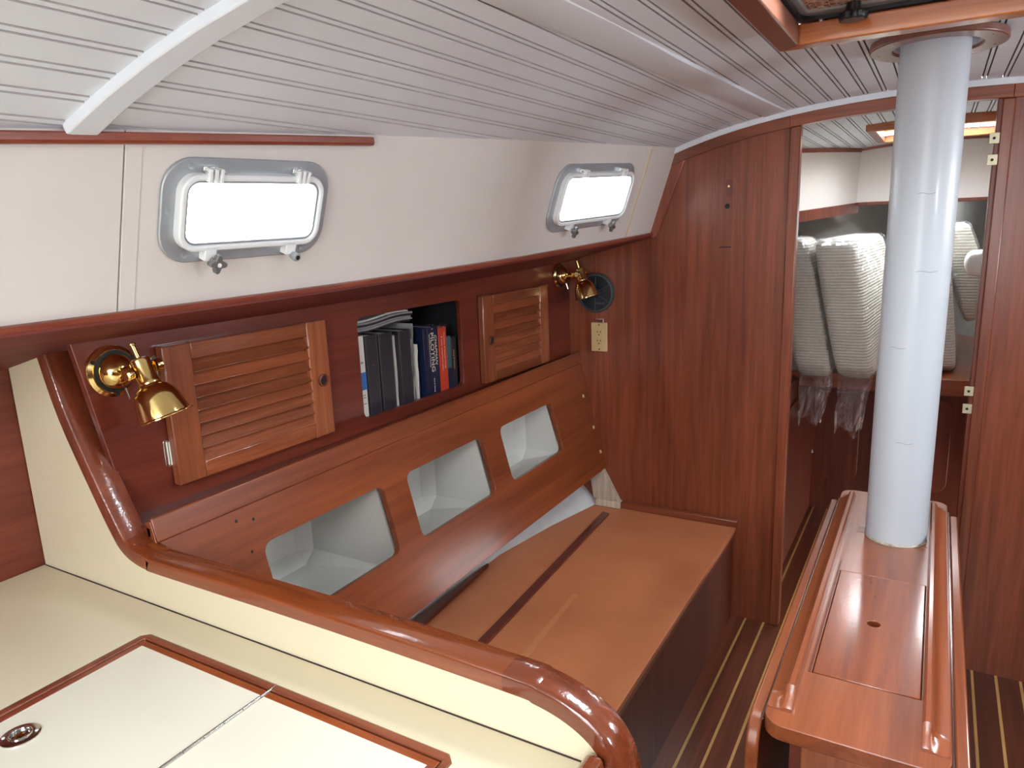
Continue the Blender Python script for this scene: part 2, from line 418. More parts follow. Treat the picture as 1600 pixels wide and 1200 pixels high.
# deck beam across the ceiling at the left
bm = NB(); path = []
for i in range(25):
    x = lerp(-1.03, 0.9, i/24); path.append((x, 0.607 + 0.167*(min(x, -0.6)+1.0), zc(x)-0.002))
sweep(bm, path, [(-0.021, -0.012), (0.021, -0.012), (0.021, 0.012), (-0.021, 0.012)], (0, 1, 0))
tag(finish(bm, 'trim_2', M['ceil'], smooth=30, bevel=0.003), 'white painted deck beam crossing the planked ceiling above the counter', 'ceiling beam', kind='structure')

# ------------------------------------------------------------------ coachroof side, port lights
wl = thing('wall_left', 'off-white laminate cabin side above the wood rail, with two port lights', 'wall', (tx(1.0, 1.4), 1.0, 1.39), kind='structure')
def TP(u, v, w=0.0):    # plane of the coachroof side: u = Y, v = Z, w = outboard offset
    n = Vector((1, -0.093, -0.333)).normalized()
    p = Vector((tx(u, v), u, v)) - n*w
    return p
def ztop(y):
    z = 1.66
    for _ in range(12): z = zc(tx(y, z))
    return z + 0.012
PORTS = [(0.888, 1.546, 0.326, 0.172, 0.052), (2.078, 1.581, 0.458, 0.196, 0.058)]   # centre y, z (slanting), width, height, corner radius
TILT = [0.015, 0.05]                                                                # rise of the port axis per metre
def port_uv(i, du, dv):
    cy, cz, w, h, r = PORTS[i]
    k = 0.949   # metres of Z per metre up the leaning face
    return (cy + du, cz + dv*k + TILT[i]*du)
def panel(name, y0, y1, holes=(), mat=None):
    n = 10; out = [(lerp(y0, y1, i/n), zb(lerp(y0, y1, i/n)) - 0.006) for i in range(n+1)] + [(lerp(y1, y0, i/n), ztop(lerp(y1, y0, i/n))) for i in range(n+1)]
    bm = prism(NB(), out, lambda u, v, w: TP(u, v, w), 0.0, 0.02, holes)
    return finish(bm, name, mat or M['wallw'], wl, smooth=0)
holes = []
for i, (cy, cz, w, h, r) in enumerate(PORTS):
    holes.append([port_uv(i, a, b) for a, b in rrect(0, 0, w-0.05, h-0.05, r-0.02, 5)])
panel('lining_panel', AFT, 0.668); panel('lining_panel', 0.6705, 2.388, holes); panel('lining_panel', 2.3915, YB)
bm = box(NB(), 0.6725, 0.695, 0.0, 1.0, -0.0015, 0.001, fn=lambda u, t, w: TP(u, lerp(zb(u), ztop(u)-0.02, t), w)); finish(bm, 'joint_batten', M['wallw'], wl, smooth=0)
bm = box(NB(), 2.384, 2.3905, 0.0, 1.0, -0.002, 0.001, fn=lambda u, t, w: TP(u, lerp(zb(u), ztop(u)-0.02, t), w)); finish(bm, 'joint_batten', plain('yellowed_joint', S(206, 184, 140), 0.6), wl, smooth=0)
for y0, y1 in ((0.655, 0.685), (2.375, 2.405)):
    bm = box(NB(), y0, y1, 0.0, 1.0, 0.021, 0.03, fn=lambda u, t, w: TP(u, lerp(zb(u), ztop(u)-0.02, t), w)); finish(bm, 'joint_backing', M['crack'], wl, smooth=0)

def port(i, name, label):
    cy, cz, w, h, r = PORTS[i]
    cu, cv = cy, cz
    root = thing(name, label, 'window', TP(cy, cz - h*0.47, 0), kind='structure', group='opening port lights')
    F = lambda a, b, d: TP(*port_uv(i, a, b), -d)     # d = inboard offset
    fl = finish(prism(NB(), rrect(0, 0, w, h, r, 8), F, 0.0, 0.007, [rrect(0, 0, w-0.056, h-0.056, r-0.024, 6)]), 'flange', M['alu'], root, bevel=0.002)
    # opening rim: proud white ring
    W2, H2 = w-0.046, h-0.046
    rim = finish(prism(NB(), rrect(0, 0, W2, H2, r-0.020, 8), F, 0.004, 0.024, [rrect(0, 0, W2-0.020, H2-0.020, r-0.030, 7)]), 'hinged_rim', M['aluw'], root, bevel=0.003)
    finish(prism(NB(), rrect(0, 0, W2-0.020, H2-0.020, r-0.030, 7), F, 0.008, 0.020, [rrect(0, 0, W2-0.028, H2-0.028, r-0.034, 6)]), 'gasket', M['alu'], rim, bevel=0.001)
    finish(prism(NB(), rrect(0, 0, W2-0.018, H2-0.018, r-0.029, 7), F, 0.011, 0.015), 'pane', M['glass'], rim, smooth=0)
    # spigot through the side
    finish(prism(NB(), rrect(0, 0, w-0.052, h-0.052, r-0.022, 8), F, -0.045, 0.003, [rrect(0, 0, w-0.064, h-0.064, r-0.028, 8)]), 'spigot', M['aluw'], root)
    hs = 0.172 if i == 0 else 0.232
    for s in (-1, 1):     # hinges on the top edge: three knuckle leaves and a pin
        hb = finish(box(NB(), s*hs/2-0.014, s*hs/2+0.014, h/2-0.028, h/2-0.012, 0.006, 0.014, fn=F), 'hinge', M['chrome'], root, bevel=0.001)
        for q in (-0.010, 0.0, 0.010):
            finish(box(NB(), s*hs/2+q-0.0028, s*hs/2+q+0.0028, h/2-0.034, h/2-0.013, 0.012, 0.030, fn=F), 'hinge_leaf', M['aluw'], hb, bevel=0.001)
        bm = NB(); tube(bm, [F(s*hs/2-0.019, h/2-0.019, 0.022), F(s*hs/2+0.019, h/2-0.019, 0.022)], 0.0025); finish(bm, 'hinge_pin', M['chrome'], hb)
    ks = 0.162 if i == 0 else 0.225
    for s in (-1, 1):     # dogs on the bottom edge
        lug = finish(box(NB(), s*ks/2-0.011, s*ks/2+0.011, -h/2+0.006, -h/2+0.030, 0.006, 0.024, fn=F), 'dog_lug', M['aluw'], root, bevel=0.002)
        ax = (F(s*ks/2, -h/2, 0.03) - F(s*ks/2, -h/2, 0.0)).normalized()
        cen = F(s*ks/2+0.006, -h/2+0.004, 0.030)
        if i == 0 and s == 1:
            finish(lathe(NB(), [(0.0075, -0.008), (0.0085, 0.004), (0.007, 0.008)], cen, ax, 16), 'dog_bolt', M['alu'], root)
            finish(lathe(NB(), [(0.0045, 0.0), (0.0045, 0.0086)], cen, ax, 6), 'bolt_socket', M['slot'], lug)
        else:
            star = []
            for q in range(48):
                a = 2*PI*q/48; star.append(((0.0130 + 0.0038*math.cos(4*a+0.4))*math.cos(a), (0.0130 + 0.0038*math.cos(4*a+0.4))*math.sin(a)))
            _, uu, ww = frame_of(ax)
            kn = finish(prism(NB(), star, lambda u, v, d: cen + uu*u + ww*v + ax*d, 0.0, 0.010), 'dog_knob', plain('dull_grey_knob', S(120, 122, 122), 0.45, metal=0.5) if 'dull_grey_knob' not in bpy.data.materials else bpy.data.materials['dull_grey_knob'], root, bevel=0.0015)
            finish(lathe(NB(), [(0.004, 0.009), (0.004, 0.0115)], cen, ax, 12), 'knob_screw', M['chrome'], kn)
            bm = NB(); tube(bm, [F(s*ks/2, -h/2+0.012, 0.018), tuple(cen)], 0.004); finish(bm, 'dog_bolt', M['chrome'], root)
    for a, b in ((-w/2+0.012, 0.0), (-w/2+0.045, h/2-0.014), (-w/2+0.045, -h/2+0.013), (w/2-0.012, 0.0), (w/2-0.048, -h/2+0.013), (0.28*w, h/2-0.013)):
        c = F(a, b, 0.007); ax = (F(a, b, 0.02) - c).normalized()
        finish(lathe(NB(), [(0.0055, 0.0), (0.005, 0.0012), (0.0022, 0.0004)], c, ax, 14), 'screw', M['alu'], root)
port(0, 'window_1', 'larger-looking bright port light above the louvred door near the counter')
port(1, 'window_2', 'far bright port light next to the forward wooden bulkhead')

# mahogany moulding at the ceiling joint (ends short)
bm = NB(); path = [TP(lerp(AFT, 1.14, i/14), ztop(lerp(AFT, 1.14, i/14)) - 0.021, -0.008) for i in range(15)]
sweep(bm, path, [(-0.008, -0.009), (0.005, -0.009), (0.008, -0.004), (0.008, 0.007), (-0.008, 0.009)], (1, 0, 0))
tag(finish(bm, 'trim_3', W['trimy'], smooth=30, bevel=0.002), 'dark mahogany moulding ending halfway along the ceiling joint above near port', 'moulding', kind='structure')

# ------------------------------------------------------------------ side deck soffit with its bead
so = NB(); rows = []
ys = [lerp(AFT, YB, i/24) for i in range(25)]
for y in ys:
    xi = tx(y, zb(y)) + 0.006; xo = -1.60
    rows.append([so.verts.new(p) for p in ((xi, y, zb(y)-0.004), (xi, y, zb(y)-0.012), (xo, y, soff(xo, y)-0.012), (xo, y, soff(xo, y)+0.006))])
for A, B in zip(rows, rows[1:]):
    for i in range(4): so.faces.new((A[i], A[(i+1) % 4], B[(i+1) % 4], B[i]))
so.faces.new(rows[0]); so.faces.new(rows[-1])
soffit = tag(finish(so, 'trim_4', W['soff'], smooth=30), 'dark mahogany underside of the side deck below the white cabin side', 'soffit', kind='structure')
bm = NB(); path = [(tx(y, zb(y)) + 0.004, y, zb(y)-0.001) for y in ys]
sweep(bm, path, [(-0.007, -0.006), (0.006, -0.006), (0.007, -0.003), (0.007, 0.003), (0.004, 0.005), (-0.007, 0.005)], (1, 0, 0))
tag(finish(bm, 'trim_5', W['trimy'], smooth=40), 'thin mahogany bead along the bottom of the white cabin side', 'moulding', kind='structure')

# ------------------------------------------------------------------ forward bulkhead
wf = thing('wall_front', 'varnished mahogany bulkhead with arched doorway to the forward cabin', 'wall', (0, YB, 0), kind='structure')
XZ = lambda y0: (lambda u, v, w: (u, y0 + w, v))
def arc(xa, xb, dz, n=14): return [(lerp(xa, xb, i/n), zc(lerp(xa, xb, i/n)) + dz) for i in range(n+1)]
left = [(-0.437, 0.0)] + arc(-0.437, -0.80, 0.012) + [(-0.955, 1.30), (-1.60, 1.30), (-1.60, 0.0)]
finish(prism(NB(), left, XZ(YB), 0.0, 0.022), 'left_panel', W['bulk'], wf, smooth=0)
finish(prism(NB(), [(-0.9, 1.25), (-1.62, 1.18), (-1.62, 1.33), (-0.9, 1.50)], XZ(YB), 0.001, 0.02), 'left_panel', W['bulk'], wf, smooth=0)
right = [(0.13, 0.0), (1.60, 0.0), (1.60, 1.45), (0.88, 1.45)] + arc(0.84, 0.13, 0.012)
finish(prism(NB(), right, XZ(YB), 0.0, 0.022), 'right_panel', W['bulk'], wf, smooth=0)
# arched header beam in three lengths, then posts
for xa, xb in ((-0.852, -0.444), (-0.4435, 0.152), (0.1525, 0.83)):
    finish(prism(NB(), arc(xa, xb, -0.016) + arc(xb, xa, -0.052), XZ(YB), -0.014, 0.034 if xa > -0.6 and xb < 0.6 else 0.0), 'header_beam', W['trimx'], wf, bevel=0.002)
finish(prism(NB(), [(-0.444, 0.0), (-0.410, 0.0)] + arc(-0.410, -0.444, -0.052, 3), XZ(YB), -0.008, 0.034), 'door_post', W['bulk'], wf, bevel=0.004)
finish(prism(NB(), [(0.118, 0.0), (0.134, 0.0)] + arc(0.134, 0.118, -0.052, 3), XZ(YB), -0.004, 0.05), 'door_jamb', W['front'], wf, bevel=0.002)
finish(prism(NB(), [(0.128, 0.0), (0.160, 0.0)] + arc(0.160, 0.128, -0.052, 3), XZ(YB), -0.010, 0.02), 'door_post', W['bulk'], wf, bevel=0.004)
for z in (1.696, 1.636, 0.949, 0.893):
    s = finish(box(NB(), 0.104, 0.129, YB-0.0125, YB-0.009, z-0.015, z+0.015), 'strike_plate', plain('tarnished_brass', S(190, 182, 152), 0.4, metal=0.6) if 'tarnished_brass' not in bpy.data.materials else bpy.data.materials['tarnished_brass'], wf, bevel=0.001)
    finish(lathe(NB(), [(0.004, 0), (0.004, 0.0015)], (0.116, YB-0.0125, z), (0, -1, 0), 12), 'screw', M['slot'], s)
# slanting post where the bulkhead meets the cabin side
sl = [(-0.852, 1.745), (-0.838, 1.752), (-0.785, 1.712), (-0.868, 1.495), (-0.879, 1.462), (-0.886, 1.445), (-0.903, 1.436), (-0.925, 1.437)]
finish(prism(NB(), sl, XZ(YB), -0.0115, 0.002), 'slanting_post', W['bulk'], wf, bevel=0.004)
# white bead under the deckhead
bm = NB(); path = [(lerp(-0.83, 0.85, i/30), YB-0.012, zc(lerp(-0.83, 0.85, i/30))-0.008) for i in range(31)]
sweep(bm, path, [(-0.010, -0.009), (0.010, -0.009), (0.012, 0.0), (0.012, 0.010), (-0.010, 0.010), (-0.012, -0.002), (-0.006, -0.003), (-0.012, -0.005)], (0, -1, 0))
tag(finish(bm, 'trim_6', M['ceil'], smooth=30), 'white cove moulding between ceiling planks and the arched bulkhead beam', 'moulding', kind='structure')
# leftover fittings on the bulkhead
def disc(name, x, z, r, mat, parent, d=0.002): return finish(lathe(NB(), [(r, 0), (r*0.9, d)], (x, YB, z), (0, -1, 0), 16), name, mat, parent)
finish(box(NB(), -0.646, -0.622, YB-0.0012, YB, 1.572, 1.628), 'dark_patch', W['front'], wf, smooth=0)  # thin dark wood patch behind the screw
disc('screw', -0.636, 1.606, 0.0045, M['brass'], wf, 0.004)
finish(lathe(NB(), [(0.009, 0), (0.007, 0.0015)], (-0.640, YB, 1.540), (0, -1, 0), 10), 'plugged_hole', M['slot'], wf)
finish(box(NB(), -0.664, -0.624, YB-0.001, YB, 1.399, 1.403), 'scratch', M['slot'], wf, smooth=0)

# ------------------------------------------------------------------ hull behind the settee
bm = NB(); rows = []
for y, dx in ((AFT, -0.12), (0.7, -0.02), (1.5, 0.0), (2.0, 0.03), (2.3, 0.08), (YB, 0.15)):
    rows.append([bm.verts.new((x+dx, y, z)) for x, z in ((-0.95, 0.10), (-1.16, 0.25), (-1.30, 0.385), (-1.42, 0.50), (-1.54, 0.64), (-1.64, 0.84), (-1.68, 1.1), (-1.70, 1.3))])
for A, B in zip(rows, rows[1:]):
    for i in range(7): bm.faces.new((A[i], A[i+1], B[i+1], B[i]))
hull = tag(finish(bm, 'wall_hull', M['hullw'], smooth=60), 'white painted hull side showing below the settee backrest', 'hull', kind='structure')
for y, z in ((2.33, 0.415), (2.20, 0.40), (2.13, 0.41), (2.42, 0.44), (1.78, 0.40)):
    x = -1.30 + interp(y, [1.5, 2.0, 2.3, 2.594], [0, 0.03, 0.08, 0.15]) - (z-0.385)*1.04
    finish(lathe(NB(), [(random.uniform(0.004, 0.008), 0.0), (0.003, 0.0015)], (x, y, z+0.001), (0.69, 0, 0.72), 9), 'paint_drip', M['crack'], hull)

# ------------------------------------------------------------------ settee
st = thing('settee', 'built-in settee with brown plywood seat and mahogany backrest with three cut-outs', 'settee', (-0.9, 1.65, 0))
seat_out = [(-0.575, 0.735), (-0.575, YB-0.002), (-1.165, YB-0.002), (-1.232, 2.364), (-1.262, 2.115), (-1.250, 1.75), (-1.246, 1.53), (-1.246, 0.735)]
seat = finish(prism(NB(), seat_out, lambda u, v, w: (u, v, w), 0.352, 0.370), 'seat_board', M['seat'], st, bevel=0.002)
finish(prism(NB(), [(-1.075, 2.498), (-1.045, 2.492), (-0.965, 0.90), (-0.995, 0.90)], lambda u, v, w: (u, v, w), 0.370, 0.378), 'batten', W['batten'], seat, bevel=0.002)
finish(prism(NB(), [(-1.246, 0.735), (-1.185, 0.735), (-1.205, 1.45), (-1.238, 1.90), (-1.246, 1.90)], lambda u, v, w: (u, v, w), 0.3705, 0.384), 'rear_strip', W['batten'], seat, bevel=0.002)  # dark tapered strip along the outboard edge of the seat
finish(prism(NB(), [(-0.905, 1.86), (-0.888, 1.865), (-0.860, 1.36), (-0.882, 1.35)], lambda u, v, w: (u, v, w), 0.3695, 0.3704), 'worn_streak', plain('worn_tan_paint', S(204, 134, 88), 0.5), seat, smooth=0)
finish(box(NB(), -0.60, -0.585, 0.735, YB-0.002, 0.0, 0.340), 'front_panel', W['front'], st, smooth=0)
finish(box(NB(), -0.598, -0.578, 0.735, YB-0.002, 0.330, 0.3515), 'front_rail', W['trimy'], st, bevel=0.003)
finish(box(NB(), -1.030, -0.568, 2.572, YB-0.001, 0.3705, 0.397), 'end_cleat', W['trimx'], st, bevel=0.003)
finish(box(NB(), -1.135, -1.030, 2.560, YB-0.001, 0.371, 0.399), 'raw_cleat', W['cleat'], st, bevel=0.002)
finish(prism(NB(), [(-1.035, 0.40), (-1.112, 0.54), (-1.165, 0.54), (-1.145, 0.40)], XZ(YB-0.03), 0.0, 0.028), 'raw_wedge', W['cleat'], st, bevel=0.002)
# backrest board
BN = Vector((0.967, 0, 0.255)); BD = Vector((0.255, 0, -0.967))
def BK(u, s, d): return Vector((-1.2185, u, 0.992)) + BD*s + BN*d       # u = Y, s down the slope, d outwards
SMAX = 0.478
def slope_s(z): return (0.992-z)/0.967
hol = []
HY = [(0.950, 1.338), (1.432, 1.812), (1.917, 2.287)]
for a, b in HY: hol.append(rrect((a+b)/2, (slope_s(0.864)+slope_s(0.687))/2, b-a, slope_s(0.687)-slope_s(0.864), 0.024, 5))
backr = finish(prism(NB(), [(0.733, 0.0), (YB-0.002, 0.0), (YB-0.002, SMAX), (0.733, SMAX)], BK, -0.018, 0.0, hol), 'backrest', W['back'], st, bevel=0.0015)
finish(box(NB(), 0.733, YB-0.002, -0.006, 0.042, 0.0, 0.007, fn=BK), 'top_rail', W['back'], backr, bevel=0.004)
for y, z in ((2.545, 0.83), (2.565, 0.70), (2.57, 0.60)):
    s = slope_s(z); finish(box(NB(), y-0.006, y+0.006, s-0.006, s+0.006, 0.0, 0.0035, fn=BK), 'mounting_clip', M['ivory'], backr, bevel=0.001)
for y, z in ((0.905, 0.93), (0.945, 0.92), (0.92, 0.86)):
    s = slope_s(z); p = BK(y, s, 0.0); finish(lathe(NB(), [(0.0035, 0), (0.003, 0.0006)], p, BN, 10), 'screw_hole', M['slot'], backr)
finish(prism(NB(), [(-1.222, 0.733), (-1.222, YB-0.002), (xf(YB)+0.001, YB-0.002), (xf(0.733)+0.001, 0.733)], lambda u, v, w: (u, v, w), 0.962, 0.978), 'ledge', W['lock'], st, smooth=0)
# moulded bins behind the cut-outs
for (a, b), xbk, zf in zip(HY, (-1.50, -1.415, -1.335), (0.595, 0.60, 0.635)):
    y0, y1 = a-0.03, b+0.006
    bm = NB(); t = 0.006
    # walls of an open moulded box
    def wall(pts, n):
        n = Vector(n)*t; A = [bm.verts.new(p) for p in pts]; Bv = [bm.verts.new(Vector(p)+n) for p in pts]
        bm.faces.new(A); bm.faces.new(Bv)
        for i in range(len(A)): bm.faces.new((A[i], A[(i+1) % len(A)], Bv[(i+1) % len(A)], Bv[i]))
    xt, xm = -1.232, -1.150
    top = 0.925; ch = 0.035
    wall([(xbk, y0, top), (xbk, y1-ch, top), (xbk, y1-ch, zf+ch), (xbk, y0, zf+ch)], (-1, 0, 0))
    wall([(xbk, y1-ch, top), (xbk+ch, y1, top), (xbk+ch, y1, zf+ch), (xbk, y1-ch, zf+ch)], (-0.7, 0.7, 0))
    wall([(xbk, y0, zf+ch), (xbk, y1-ch, zf+ch), (xbk+ch, y1-ch, zf), (xbk+ch, y0, zf)], (-0.7, 0, -0.7))
    wall([(xbk, y1-ch, zf+ch), (xbk+ch, y1, zf+ch), (xbk+ch, y1-ch, zf)], (-0.5, 0.5, -0.5))
    wall([(xbk+ch, y1, top), (-1.235, y1, top), (-1.155, y1, zf+ch), (xbk+ch, y1, zf+ch)], (0, 1, 0))
    wall([(xbk, y0, top), (-1.235, y0, top), (-1.150, y0, zf), (xbk+ch, y0, zf), (xbk, y0, zf+ch)], (0, -1, 0))
    wall([(xbk+ch, y0, zf), (-1.145, y0, zf), (-1.145, y1, zf), (-1.155, y1, zf+ch), (xbk+ch, y1, zf+ch), (xbk+ch, y1-ch, zf)], (0, 0, -1))
    wall([(xbk, y0, top), (-1.235, y0, top), (-1.235, y1, top), (xbk, y1, top)], (0, 0, 1))
    finish(bm, 'storage_bin', M['bin'], st, smooth=0)

# ------------------------------------------------------------------ locker unit under the side deck
LK = lambda u, v, d: (xf(u)+d, u, v)                           # u = Y, v = Z, d inboard
lk = thing('locker_cabinet', 'long mahogany locker front with two louvred doors and an open bookshelf', 'cabinet', (xf(1.65), 1.65, 0.98))
ztopf = lambda y: soff(xf(y), y) - 0.010
out = [(0.737, 0.972), (YB-0.001, 0.972)] + [(lerp(YB-0.001, 0.692, i/8), ztopf(lerp(YB-0.001, 0.692, i/8))) for i in range(9)] + [(0.737, 1.062)]
OP = rrect((1.403+1.858)/2, (1.012+1.283)/2, 0.455, 0.271, 0.02, 5)
finish(prism(NB(), out, LK, -0.016, 0.0, [OP]), 'front_panel', W['lock'], lk, bevel=0.0015)
# bookshelf box
sh = NB()
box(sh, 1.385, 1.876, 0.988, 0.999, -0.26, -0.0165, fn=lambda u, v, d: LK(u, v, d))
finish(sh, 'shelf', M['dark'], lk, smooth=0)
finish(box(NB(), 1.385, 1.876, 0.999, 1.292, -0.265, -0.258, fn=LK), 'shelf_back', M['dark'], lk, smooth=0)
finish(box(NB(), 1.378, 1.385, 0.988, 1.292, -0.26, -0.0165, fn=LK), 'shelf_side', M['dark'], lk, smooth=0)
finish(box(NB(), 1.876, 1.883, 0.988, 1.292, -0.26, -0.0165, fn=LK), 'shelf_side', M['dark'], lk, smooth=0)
def louvre_door(y0, y1, z0, z1, hinge_left, label):
    d = finish(box(NB(), y0+0.012, y1-0.012, z0+0.012, z1-0.012, 0.0005, 0.004, fn=LK), 'door', W['front'], lk, smooth=0)
    d['label'] = label
    ws = 0.062
    finish(box(NB(), y0, y0+ws, z0, z1, 0.001, 0.022, fn=LK), 'stile', W['ystile'], d, bevel=0.003)
    finish(box(NB(), y1-ws, y1, z0, z1, 0.001, 0.022, fn=LK), 'stile', W['ystile'], d, bevel=0.003)
    zt, zbm = z1-0.034, z0+0.036
    finish(box(NB(), y0+ws, y1-ws, zt, z1, 0.001, 0.0215, fn=LK), 'rail', W['yslat'], d, bevel=0.003)
    finish(box(NB(), y0+ws, y1-ws, z0, zbm, 0.001, 0.0215, fn=LK), 'rail', W['yslat'], d, bevel=0.003)
    n = 8; p = (zt-zbm)/n
    for i in range(n):
        zc0 = zbm + p*(i+0.5)
        def SL(u, t, w):      # t across the slat, w thickness
            a = math.radians(33); hh = p*0.64
            zz = zc0 + t*hh*math.cos(a) + w*math.sin(a); dd = 0.0115 - t*hh*math.sin(a) + w*math.cos(a)
            return LK(u, zz, dd)
        finish(box(NB(), y0+ws-0.002, y1-ws+0.002, -1.0, 1.0, -0.0025, 0.0025, fn=SL), 'slat', W['yslat'], d, bevel=0.001)
    ky = (y1 - 0.026) if hinge_left else (y0 + 0.040)
    kz = (z0+z1)/2 - 0.004
    org = LK(ky, kz, 0.0215)
    finish(lathe(NB(), [(0.0105, -0.002), (0.0105, 0.004), (0.0125, 0.0058), (0.0152, 0.004), (0.0162, 0.0)], org, (1, 0, 0), 24, cap=False), 'finger_ring', W['front'], d)
    finish(lathe(NB(), [(0.0112, 0.0), (0.0111, 0.0012)], org, (1, 0, 0), 20), 'finger_hole', M['slot'], d)
    hy = y0 - 0.006 if hinge_left else y1 + 0.006
    for kzz in (z1-0.045, z0+0.068):
        hg = finish(prism(NB(), rrect(hy, kzz, 0.012, 0.058, 0.006, 4), LK, 0.0, 0.003), 'hinge', M['chrome'], d, bevel=0.0006)
        hg2 = finish(lathe(NB(), [(0.0042, -0.024), (0.0042, 0.024)], LK(hy + (0.005 if hinge_left else -0.005), kzz, 0.005), (0, 0, 1), 10), 'hinge', M['chrome'], d)
louvre_door(0.846, 1.274, 1.014, 1.297, True, 'louvred door hinged next to the near brass lamp')
louvre_door(1.950, 2.382, 0.996, 1.284, False, 'louvred door next to the far brass lamp')

# ------------------------------------------------------------------ books in the open shelf
BG = 'books and papers in the open shelf'
LK0 = LK
LK = lambda u, v, d: LK0(u + 0.017*u/1.28, v, d)     # things stand a little behind the panel
def book(name, label, y0, y1, ztop_, depth, mat, set_back=0.018, lean=0.0, cat='book', page=True, z0=0.9995):
    root = thing(name, label, cat, LK((y0+y1)/2, z0, -0.02), BG)
    F = lambda u, v, d: LK(u + lean*(v-z0), v, d)
    t = 0.0022
    finish(box(NB(), y0, y1, z0, ztop_, -set_back-0.002, -set_back, fn=F), 'spine', mat, root, bevel=0.0008)
    finish(box(NB(), y0, y0+t, z0, ztop_, -set_back-depth, -set_back-0.002, fn=F), 'cover', mat, root, smooth=0)
    finish(box(NB(), y1-t, y1, z0, ztop_, -set_back-depth, -set_back-0.002, fn=F), 'cover', mat, root, smooth=0)
    finish(box(NB(), y0+t, y1-t, z0+0.002, ztop_-0.004, -set_back-depth+0.003, -set_back-0.003, fn=F), 'pages', M['paper'], root, smooth=0)
    return root
def spine_text(root, s, y, z, size, mat, stretch=1.0, sb=0.0175, shear=0.0):
    return text_mesh('lettering', s, mat, root, LK(y, z, -sb), (0, 0, -1), (0, 1, 0), size, stretch, 0.0003, shear)
b = book('booklet', 'thin white booklet with a blue band, leftmost on the bookshelf', 1.392, 1.4205, 1.231, 0.19, M['paper'])
finish(box(NB(), 1.392, 1.4207, 1.085, 1.133, -0.018, -0.0174, fn=LK), 'blue_band', M['blue'], b, smooth=0)
for z in (1.160, 1.157, 1.070, 1.063, 1.046): finish(box(NB(), 1.404, 1.414, z, z+0.0015, -0.018, -0.0174, fn=LK), 'print_line', M['navy'], b, smooth=0)
def binder(label, y0, y1, zt):
    r = book('ring_binder', label, y0, y1, zt, 0.21, M['binder'], cat='binder')
    for y in (y0+0.004, y1-0.004): finish(box(NB(), y-0.0006, y+0.0006, 1.0, zt, -0.0182, -0.0172, fn=LK), 'seam', M['speakrim'], r, smooth=0)
    return r
r1 = binder('black vinyl ring binder beside the blue-banded booklet', 1.4255, 1.474, 1.228)
finish(lathe(NB(), [(0.004, 0), (0.0025, 0.0015)], LK(1.455, 1.145, -0.0175), (1, 0, 0), 12), 'rivet', M['chrome'], r1)
binder('black vinyl ring binder just left of the white paper sheaf', 1.4785, 1.5345, 1.225)
binder('brownish black ring binder just right of the white paper sheaf', 1.5605, 1.610, 1.222)
pp = thing('paper_sheaf', 'upright white paper sheaf squeezed between two black binders', 'papers', LK(1.547, 0.9995, -0.03), BG)
for i in range(5):
    y = 1.538 + 0.0042*i; bm = NB(); rows = []
    for j in range(7):
        v = lerp(0.9995, 1.212 - 0.003*(i % 2), j/6); wv = 0.0012*math.sin(j*1.3+i)
        rows.append([bm.verts.new(LK(y+wv+k_, v, d)) for k_, d in ((0, -0.03), (0.0028, -0.03), (0.0028, -0.20), (0, -0.20))])
    for A, B in zip(rows, rows[1:]):
        for k_ in range(4): bm.faces.new((A[k_], A[(k_+1) % 4], B[(k_+1) % 4], B[k_]))
    bm.faces.new(rows[0]); bm.faces.new(rows[-1]); finish(bm, 'sheet_bundle', M['paper'], pp, smooth=60)
# magazines lying across the binders
def sheets(name, label, y0, y1, z0, z1, d0, d1, mats, tilt, seed):
    root = thing(name, label, 'papers', LK((y0+y1)/2, z0, (d0+d1)/2), BG); rnd = random.Random(seed)
    n = len(mats)
    for i, m in enumerate(mats):
        za, zb_ = lerp(z0, z1, i/n), lerp(z0, z1, (i+0.92)/n); sh_ = rnd.uniform(-0.008, 0.008)
        bm = NB(); rows = []
        for j in range(9):
            u = lerp(y0, y1, j/8) + sh_; sag = 0.004*math.sin(j*0.8+seed) + tilt*(u-y0)
            rows.append([bm.verts.new(LK(u, z+sag, d)) for z, d in ((za, d0+sh_), (zb_, d0+sh_), (zb_, d1), (za, d1))])
        for A, B in zip(rows, rows[1:]):
            for k_ in range(4): bm.faces.new((A[k_], A[(k_+1) % 4], B[(k_+1) % 4], B[k_]))
        bm.faces.new(rows[0]); bm.faces.new(rows[-1]); finish(bm, 'sheet', m, root, smooth=50)
    return root
sheets('magazine_stack', 'grey papers and magazines lying flat on top of the black binders', 1.395, 1.655, 1.2335, 1.268, -0.045, -0.23, [M['binder'], M['paperg'], M['paperg'], M['binder'], M['paperg'], M['paper']], 0.02, 3)
# papers in clear sleeves, right of the binders
ps = thing('plastic_sleeve', 'crumpled grey papers in plastic sleeves right of the brownish binder', 'papers', LK(1.638, 0.9995, -0.03), BG)
for i in range(6):
    y = 1.6155 + 0.0075*i; zt = (1.19, 1.235, 1.205, 1.18, 1.172, 1.15)[i]; bm = NB(); rows = []
    for j in range(9):
        f = j/8; v = lerp(0.9995, zt, f); wv = 0.0018*math.sin(j*1.7+i*2) + (0.006*f*f if i < 4 else -0.004*f)
        rows.append([bm.verts.new(LK(y+wv+k_, v, d + 0.006*math.sin(i*1.9)*f)) for k_, d in ((0, -0.026-0.003*i % 0.01), (0.0016, -0.026-0.003*i % 0.01), (0.0016, -0.20), (0, -0.20))])
    for A, B in zip(rows, rows[1:]):
        for k_ in range(4): bm.faces.new((A[k_], A[(k_+1) % 4], B[(k_+1) % 4], B[k_]))
    bm.faces.new(rows[0]); bm.faces.new(rows[-1]); finish(bm, 'sleeve', M['paperg'] if i % 2 else M['paper'], ps, smooth=50)
